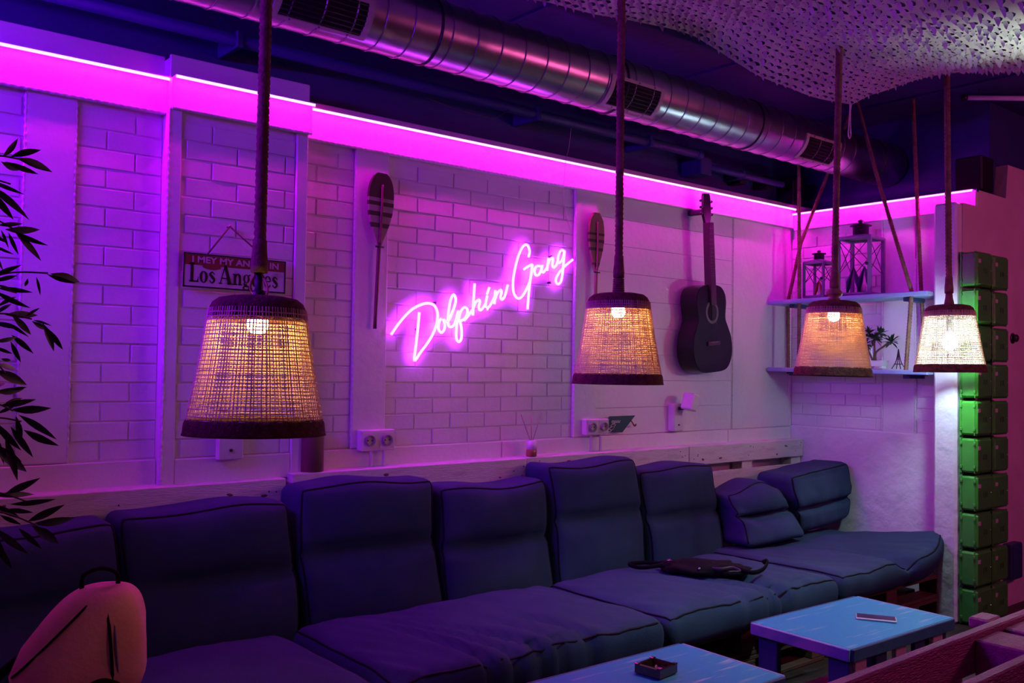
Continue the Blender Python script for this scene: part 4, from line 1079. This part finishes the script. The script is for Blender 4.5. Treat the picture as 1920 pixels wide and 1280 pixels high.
# ================================================================== green crates
def crate_mesh():
    w, h, d, r = .178, .176, .090, .014
    b = MB().box(0, w, -d, 0, 0, h, .010)
    return b.mesh('crate_body', GREEN)
CB = crate_mesh()
FL = MB().box(-.004, .184, -.012, 0, -.004, .180, .003).mesh('back_flange', GREEN)
LIP = MB().box(-.0025, .1805, -.080, -.074, -.0025, .1785, .002).mesh('front_lip', GREEN)
TG = MB().box(0, .028, -.001, 0, 0, .020).mesh('paper_tag', TAG)
CLIP = MB().box(-.0065, .002, -.006, .006, -.008, .008, .002).mesh('clip', GREEN)
SLOT = MB().box(-.002, .002, -.0008, 0, -.014, .014).mesh('slot', DARKHOLE)
DOT = MB().sphere((0, 0, 0), .0035, 6).mesh('stud', CHROME)
rows = ['bottom', 'second from bottom', 'third from bottom', 'fourth from bottom', 'fifth from bottom', 'middle', 'fifth from top', 'fourth from top', 'third from top', 'second from top', 'top']
cg = None
for c, (cx, cn) in enumerate(((4.902, 'left column beside the white pier'), (5.106, 'right column'))):
    for i in range(10):
        rn = ['lowest', 'second lowest', 'third lowest', 'fourth lowest', 'fifth lowest', 'fifth highest', 'fourth highest', 'third highest', 'second highest', 'topmost'][i]
        z = .010+i*.1945 - c*.004
        t = thing('plastic_crate', '%s green plastic crate in the %s' % (rn, cn), 'crate', (cx+random.uniform(-.003, .003), -1.1665, z), 'green crates stacked on the end wall', random.uniform(-.012, .012))
        link('crate_body', CB, t); link('back_flange', FL, t); link('front_lip', LIP, t)
        o = link('paper_tag', TG, t, (.012, -.0902, .118)); o.rotation_euler = (0, random.uniform(-.08, .08), 0)
        link('stud', DOT, t, (.155, -.091, .085))
        for zz in (.03, .15): link('clip', CLIP, t, (-.002, -.010, zz)); link('clip', CLIP, t, (-.001, -.077, zz))
        for xx in (.075, .095, .11): link('slot', SLOT, t, (xx, -.0901, .08))
# dark box on the far wall near the floor, and a small knob on the wall
wb_ = thing('wall_box', 'dark box low on the wall right of the green crates', 'box', (5.42, -1.167, .16))
MB().box(0, .14, -.05, 0, 0, .20, .006).build('box_body', NAVYLEG, wb_); MB().box(.01, .13, -.054, -.05, .01, .19, .003).build('box_cover', NAVYLEG, wb_)
p = at(1901, 634, Y=-1.175)
kn = thing('wall_switch', 'small dark round switch on the wall right of the crates', 'switch', tuple(p))
o = MB().lathe([(.012, 0), (.022, .006), (.022, .016), (.016, .022), (0, .024)], 18).build('knob_cap', LANTD, kn); o.rotation_euler = (PI/2, 0, 0)
o = MB().lathe([(.030, -.004), (.030, .003), (0, .003)], 18).build('rose', LANTD, kn, (0, .006, 0)); o.rotation_euler = (PI/2, 0, 0)

# ================================================================== tables
def table(label, x0, x1, y0, y1, zt, rz, name='coffee_table'):
    cx, cy = (x0+x1)/2, (y0+y1)/2; L, W = x1-x0, y1-y0
    t = thing(name, label, 'table', (cx, cy, 0), 'low blue painted coffee tables', rz)
    put('table_top', L, W, .040, BLUETOP, t, (0, 0, zt-.020), .003)
    for sx in (-1, 1):
        put('edge_board', .014, W, .044, BLUEEDGE, t, (sx*(L/2+.006), 0, zt-.0225), .003)
        put('front_board', L, .012, .044, NAVYLEG, t, (0, sx*(W/2+.005), zt-.0225), .003)
    for sx in (-1, 1):
        for sy in (-.5, .5): put('leg', .030, W*.20, zt-.042, NAVYLEG, t, (sx*(L/2-.03), sy*W*.72, (zt-.042)/2), .003)
    for i in range(5): put('side_slat', .075, .018, zt-.052, MOTTLE if i % 2 == 0 else NAVYLEG, t, (-L/2+.085+i*(L-.17)/4, -W/2+.022, (zt-.052)/2+.004), .003)
    put('lower_shelf', L-.08, W-.08, .018, PALLETB, t, (0, 0, .06), .003)
    return t
ZT_ = .340
table('blue painted coffee table with the phone lying on it', 2.990, 3.694, -1.680, -1.262, ZT_, -.035)
table('blue painted coffee table with the ashtray, at the bottom edge', 1.850, 2.556, -1.680, -1.258, ZT_, -.02)
ph = thing('phone', 'pale cased phone lying face up on the right blue table', 'phone', (3.42, -1.520, ZT_+.0005)); ph.rotation_euler = (0, 0, -1.04)
MB().box(-.074, .074, -.036, .036, 0, .0085, .003).build('case', PHONEB, ph); MB().box(-.070, .070, -.032, .032, .0083, .0092, .0003).build('screen', PHONEG, ph)
ash = thing('ashtray', 'square smoked glass ashtray on the left blue table', 'ashtray', tuple(at(1230, 1262, Z=ZT_+.001))); ash.rotation_euler = (0, 0, .12)
a_ = .048
MB().lathe([(a_*1.30, 0), (a_*1.41, .004), (a_*1.41, .030), (a_*1.16, .031), (a_*1.0, .010), (0, .009)], 4, a0=PI/4, smooth=False).build('bowl', ASHM, ash)
for k in range(4):
    an = k*PI/2; MB().box(-.008, .008, -.008, .008, .0295, .0345, .002).build('rest_notch', ASHM, ash, (math.cos(an+PI/4)*a_*1.22, math.sin(an+PI/4)*a_*1.22, 0))
for q in ((.01, .008, .5), (-.014, -.006, 1.9)):
    MB().tube([(q[0]-.012*math.cos(q[2]), q[1]-.012*math.sin(q[2]), .014), (q[0]+.012*math.cos(q[2]), q[1]+.012*math.sin(q[2]), .016)], .0038, 7).build('cigarette_stub', PADOC, ash)

# ================================================================== pink upright pallet bench, lower right
ZP = .62
pb_ = thing('pink_pallet_bench', 'pink painted pallet bench back in the lower right foreground', 'bench', (2.35, -2.37, 0))
put('top_rail', 2.0, .030, .105, PINKW, pb_, (.20, .085, ZP-.052), .004)
put('top_rail', 2.0, .030, .105, PINKW, pb_, (.20, -.095, ZP-.052), .004)
for xx in (-.60, .22, .40, 1.05): put('block', .14, .150, .12, PINKW, pb_, (xx, -.005, ZP-.075), .004)
for xx in (-.60, .30, 1.05): put('post', .10, .060, ZP-.14, PINKW, pb_, (xx, -.005, (ZP-.14)/2), .004)
for z in (.42, .26): put('cross_board', 2.0, .020, .10, PINKW, pb_, (.20, .112, z), .004)
for i in range(9): put('front_slat', .085, .018, .50, PINKW, pb_, (-.62+i*.20, .141, .29), .006)
put('seat_board', 1.9, .16, .022, PINKW, pb_, (.2, .20, ZP-.30), .004)
put('end_block', .085, .055, .030, PINKW, pb_, (.345, .128, ZP-.012), .005)

# ================================================================== black bag on the sofa
sb = thing('shoulder_bag', 'crumpled black bag with loose straps on the blue seat cushion', 'bag', tuple(at(1320, 1072, Z=.420))); sb.rotation_euler = (0, 0, -.9)
bm = bmesh.new(); bmesh.ops.create_uvsphere(bm, u_segments=28, v_segments=16, radius=1)
for v in bm.verts:
    k = noise.noise(v.co*2.2)+.5*noise.noise(v.co*5)
    v.co = Vector((v.co.x*.185, v.co.y*.09, max(-.012, v.co.z*.042)+.012))*(1+.24*k)
for f in bm.faces: f.smooth = True
me = bpy.data.meshes.new('pouch'); bm.to_mesh(me); bm.free(); me.materials.append(STRAP); link('pouch', me, sb)
MB().tube(catmull([(-.16, .03, .02), (-.26, .06, .014), (-.33, .02, .012), (-.27, -.05, .014), (-.17, -.04, .03)], 7), .009, 8, flat=.35).build('strap', STRAP, sb)
MB().tube(catmull([(.13, -.02, .03), (.20, -.05, .02), (.25, -.01, .03), (.27, .04, .055), (.25, .05, .045)], 7), .010, 8, flat=.4).build('strap', STRAP, sb)
MB().tube(catmull([(.02, -.06, .03), (.07, -.09, .035), (.12, -.07, .04), (.15, -.09, .03), (.10, -.11, .028)], 7), .007, 8, flat=.45).build('strap_loop', LANTD, sb)
MB().tube([(.012*math.cos(a*PI/8), .012*math.sin(a*PI/8), 0) for a in range(16)], .002, 6, closed=True).build('ring', CHROME, sb, (-.15, -.01, .045))
MB().sphere((0, 0, 0), .006, 8).build('stud', CHROME, sb, (-.02, -.085, .03))

# ================================================================== backpack
bp = thing('backpack', 'terracotta cloth backpack on the seat at the lower left', 'backpack', (.70, -.80, .405)); bp.rotation_euler = (0, 0, -.35)
bm = bmesh.new(); bmesh.ops.create_uvsphere(bm, u_segments=36, v_segments=24, radius=1)
for v in bm.verts:
    x, y, z = v.co; e = .62
    sg_ = lambda a, p: math.copysign(abs(a)**p, a)
    q = Vector((sg_(x, .60)*.165, sg_(y, .70)*.10, sg_(z, .42)*.150+.158))
    t_ = max(0, q.z-.12)/.19; q.x *= 1-.46*t_; q.x += .062*t_ ; q.y *= 1-.30*t_
    k = noise.noise(q*9)+.5*noise.noise(q*22); q += Vector((.005, .008, .004))*k
    v.co = q
for f in bm.faces: f.smooth = True
me = bpy.data.meshes.new('body'); bm.to_mesh(me); bm.free(); me.materials.append(BAGM); link('body', me, bp)
def on_bag(x, z, o=.004):
    t_ = max(0, z-.12)/.19; yy = .10*(1-.30*t_)*max(0, 1-abs((x-.05*t_)/(.165*(1-.38*t_*t_)))**2.8)**.42*max(.05, 1-abs((z-.155)/.155)**3.2)**.5
    return (x, -yy-o, z)
MB().tube([on_bag(-.15+.19*s, .10+.19*s) for s in [i/14 for i in range(15)]], .0034, 6).build('flap_seam', STRAP, bp)
MB().tube([on_bag(.062+.045*s-.02*s*s, .29-.25*s) for s in [i/14 for i in range(15)]], .0045, 6).build('zip', STRAP, bp)
MB().tube([on_bag(.075+.045*s-.02*s*s, .288-.25*s, .003) for s in [i/14 for i in range(15)]], .0025, 6).build('zip_edge', LANTM, bp)
MB().tube(catmull([(.0, .0, .295), (.005, -.01, .335), (.045, -.012, .352), (.085, -.01, .335), (.085, 0, .285)], 7), .006, 8).build('carry_handle', STRAP, bp)
MB().tube(catmull([on_bag(.02, .02, .006), on_bag(.025, .065, .012), on_bag(.06, .085, .014), on_bag(.10, .07, .010), on_bag(.125, .035, .008)], 7), .012, 8, flat=.4).build('side_strap', STRAP, bp)
MB().tube(catmull([(-.15, .02, .12), (-.20, -.02, .08), (-.22, -.03, .03), (-.19, -.02, .012)], 7), .014, 8, flat=.35).build('shoulder_strap', STRAP, bp)

# ================================================================== bamboo palm at the left
pt = thing('bamboo_palm', 'dark leafy bamboo palm reaching in from the left edge', 'plant', (.20, -1.40, 0))
B0 = Vector(pt.location)
MB().lathe([(.12, 0), (.15, .02), (.18, .30), (.185, .32), (.165, .32), (.16, .28), (0, .27)], 28).build('pot', BROWNV, pt)
canes = [(.18, -1.40, .25), (.24, -1.36, .25), (.15, -1.44, .25)]
tops = [(.30, -1.36, 2.02), (.31, -1.38, 1.60), (.26, -1.42, 1.25)]
for a, b in zip(canes, tops):
    a, b = Vector(a)-B0, Vector(b)-B0
    MB().tube(catmull([a, a.lerp(b, .5)+Vector((-.02, 0, 0)), b], 8), .007, 7).build('cane', CANE, pt)
# twigs and leaves (pixel pairs read off the photograph, at the plant's own distance)
YP = -1.37
twigs = [((-60, 310), (35, 298)), ((-60, 350), (20, 345)), ((-60, 410), (30, 432)), ((-60, 470), (0, 470)), ((-60, 535), (90, 512)), ((-60, 600), (60, 598)), ((-60, 640), (10, 700)), ((-60, 760), (25, 770)), ((-60, 800), (40, 790)), ((-60, 930), (50, 940)), ((-60, 960), (70, 985))]
tz = []
for i, (a, b) in enumerate(twigs):
    yy = YP + (-.05, .04, 0.0, .06, -.03, .02, -.06, .05, -.02, .03, -.04)[i]
    A, Bq = at(*a, Y=yy)-B0, at(*b, Y=yy)-B0
    MB().tube(catmull([A, A.lerp(Bq, .5)+Vector((0, 0, .012)), Bq], 6), .0018, 5).build('twig', CANE, pt); tz.append(yy)
leaves = [
 ((5,294),(40,260),0),((20,294),(80,276),0),((30,296),(107,319),0),((10,303),(75,329),0),((2,303),(43,325),0),
 ((-15,340),(38,362),1),((-25,345),(60,402),1),((-20,355),(30,418),1),
 ((-5,422),(45,419),2),((10,430),(80,433),2),((2,431),(16,460),2),((16,436),(33,477),2),((28,434),(82,489),2),((25,433),(88,468),2),((-10,440),(16,458),2),
 ((-10,460),(22,479),3),((-15,470),(8,503),3),
 ((-10,515),(40,497),4),((-10,528),(34,514),4),((68,519),(78,552),4),((95,513),(158,528),4),((88,514),(142,536),4),((52,522),(47,540),4),((-5,540),(62,547),4),((-5,533),(34,550),4),((-10,545),(54,585),4),((-10,590),(26,560),4),
 ((-5,575),(36,548),5),((10,590),(75,589),5),((48,592),(76,576),5),((22,590),(62,629),5),((60,602),(95,622),5),((80,606),(108,660),5),((90,616),(119,658),5),((62,600),(94,606),5),((10,604),(50,625),5),((22,628),(62,661),5),((20,640),(39,681),5),((-10,605),(28,612),5),
 ((-10,683),(48,690),6),((-10,694),(58,722),6),((-10,650),(24,664),6),((2,672),(24,678),6),((-12,640),(40,636),6),
 ((-10,734),(52,733),7),((20,730),(50,726),7),((0,760),(70,751),7),((20,768),(98,768),7),((-10,728),(14,711),7),((10,755),(45,745),7),((-5,775),(30,760),7),
 ((36,778),(105,818),8),((45,806),(106,839),8),((30,780),(45,838),8),((-10,790),(36,850),8),((20,800),(62,858),8),((-5,835),(40,870),8),((-10,845),(62,886),8),((10,820),(35,900),8),((-5,800),(20,830),8),((-10,815),(10,870),8),
 ((10,925),(72,900),9),((-10,930),(68,923),9),((20,945),(100,942),9),((52,977),(118,949),9),((60,982),(150,976),9),((10,955),(60,960),9),((-10,945),(40,975),9),
 ((35,990),(78,1030),10),((60,985),(118,1022),10),((-10,990),(50,1040),10),((-10,1015),(22,1070),10),((0,965),(40,985),10),((-10,1000),(10,1050),10)]
rl = random.Random(11)
for a, b, k in leaves:
    yy = tz[k]+rl.uniform(-.012, .012)
    A, Bq = at(*a, Y=yy)-B0, at(b[0], b[1], Y=yy+rl.uniform(-.035, .035))-B0
    put_leaf(pt, A, Bq, None, rl.uniform(-.45, .45), rl.uniform(1.0, 1.3), face=CAM-B0-A)
for i in range(60):          # the rest of the crown, mostly beyond the frame
    k = rl.randint(0, 2); a, b = Vector(canes[k])-B0, Vector(tops[k])-B0; s = rl.uniform(.35, 1.0); c = a.lerp(b, s)
    an = rl.uniform(PI*.5, PI*1.6); L = rl.uniform(.10, .16)
    put_leaf(pt, c, c+Vector((math.cos(an)*L, math.sin(an)*L, rl.uniform(-.09, .04))), None, rl.uniform(-.5, .5), 1.0)
bpy.context.view_layer.update()
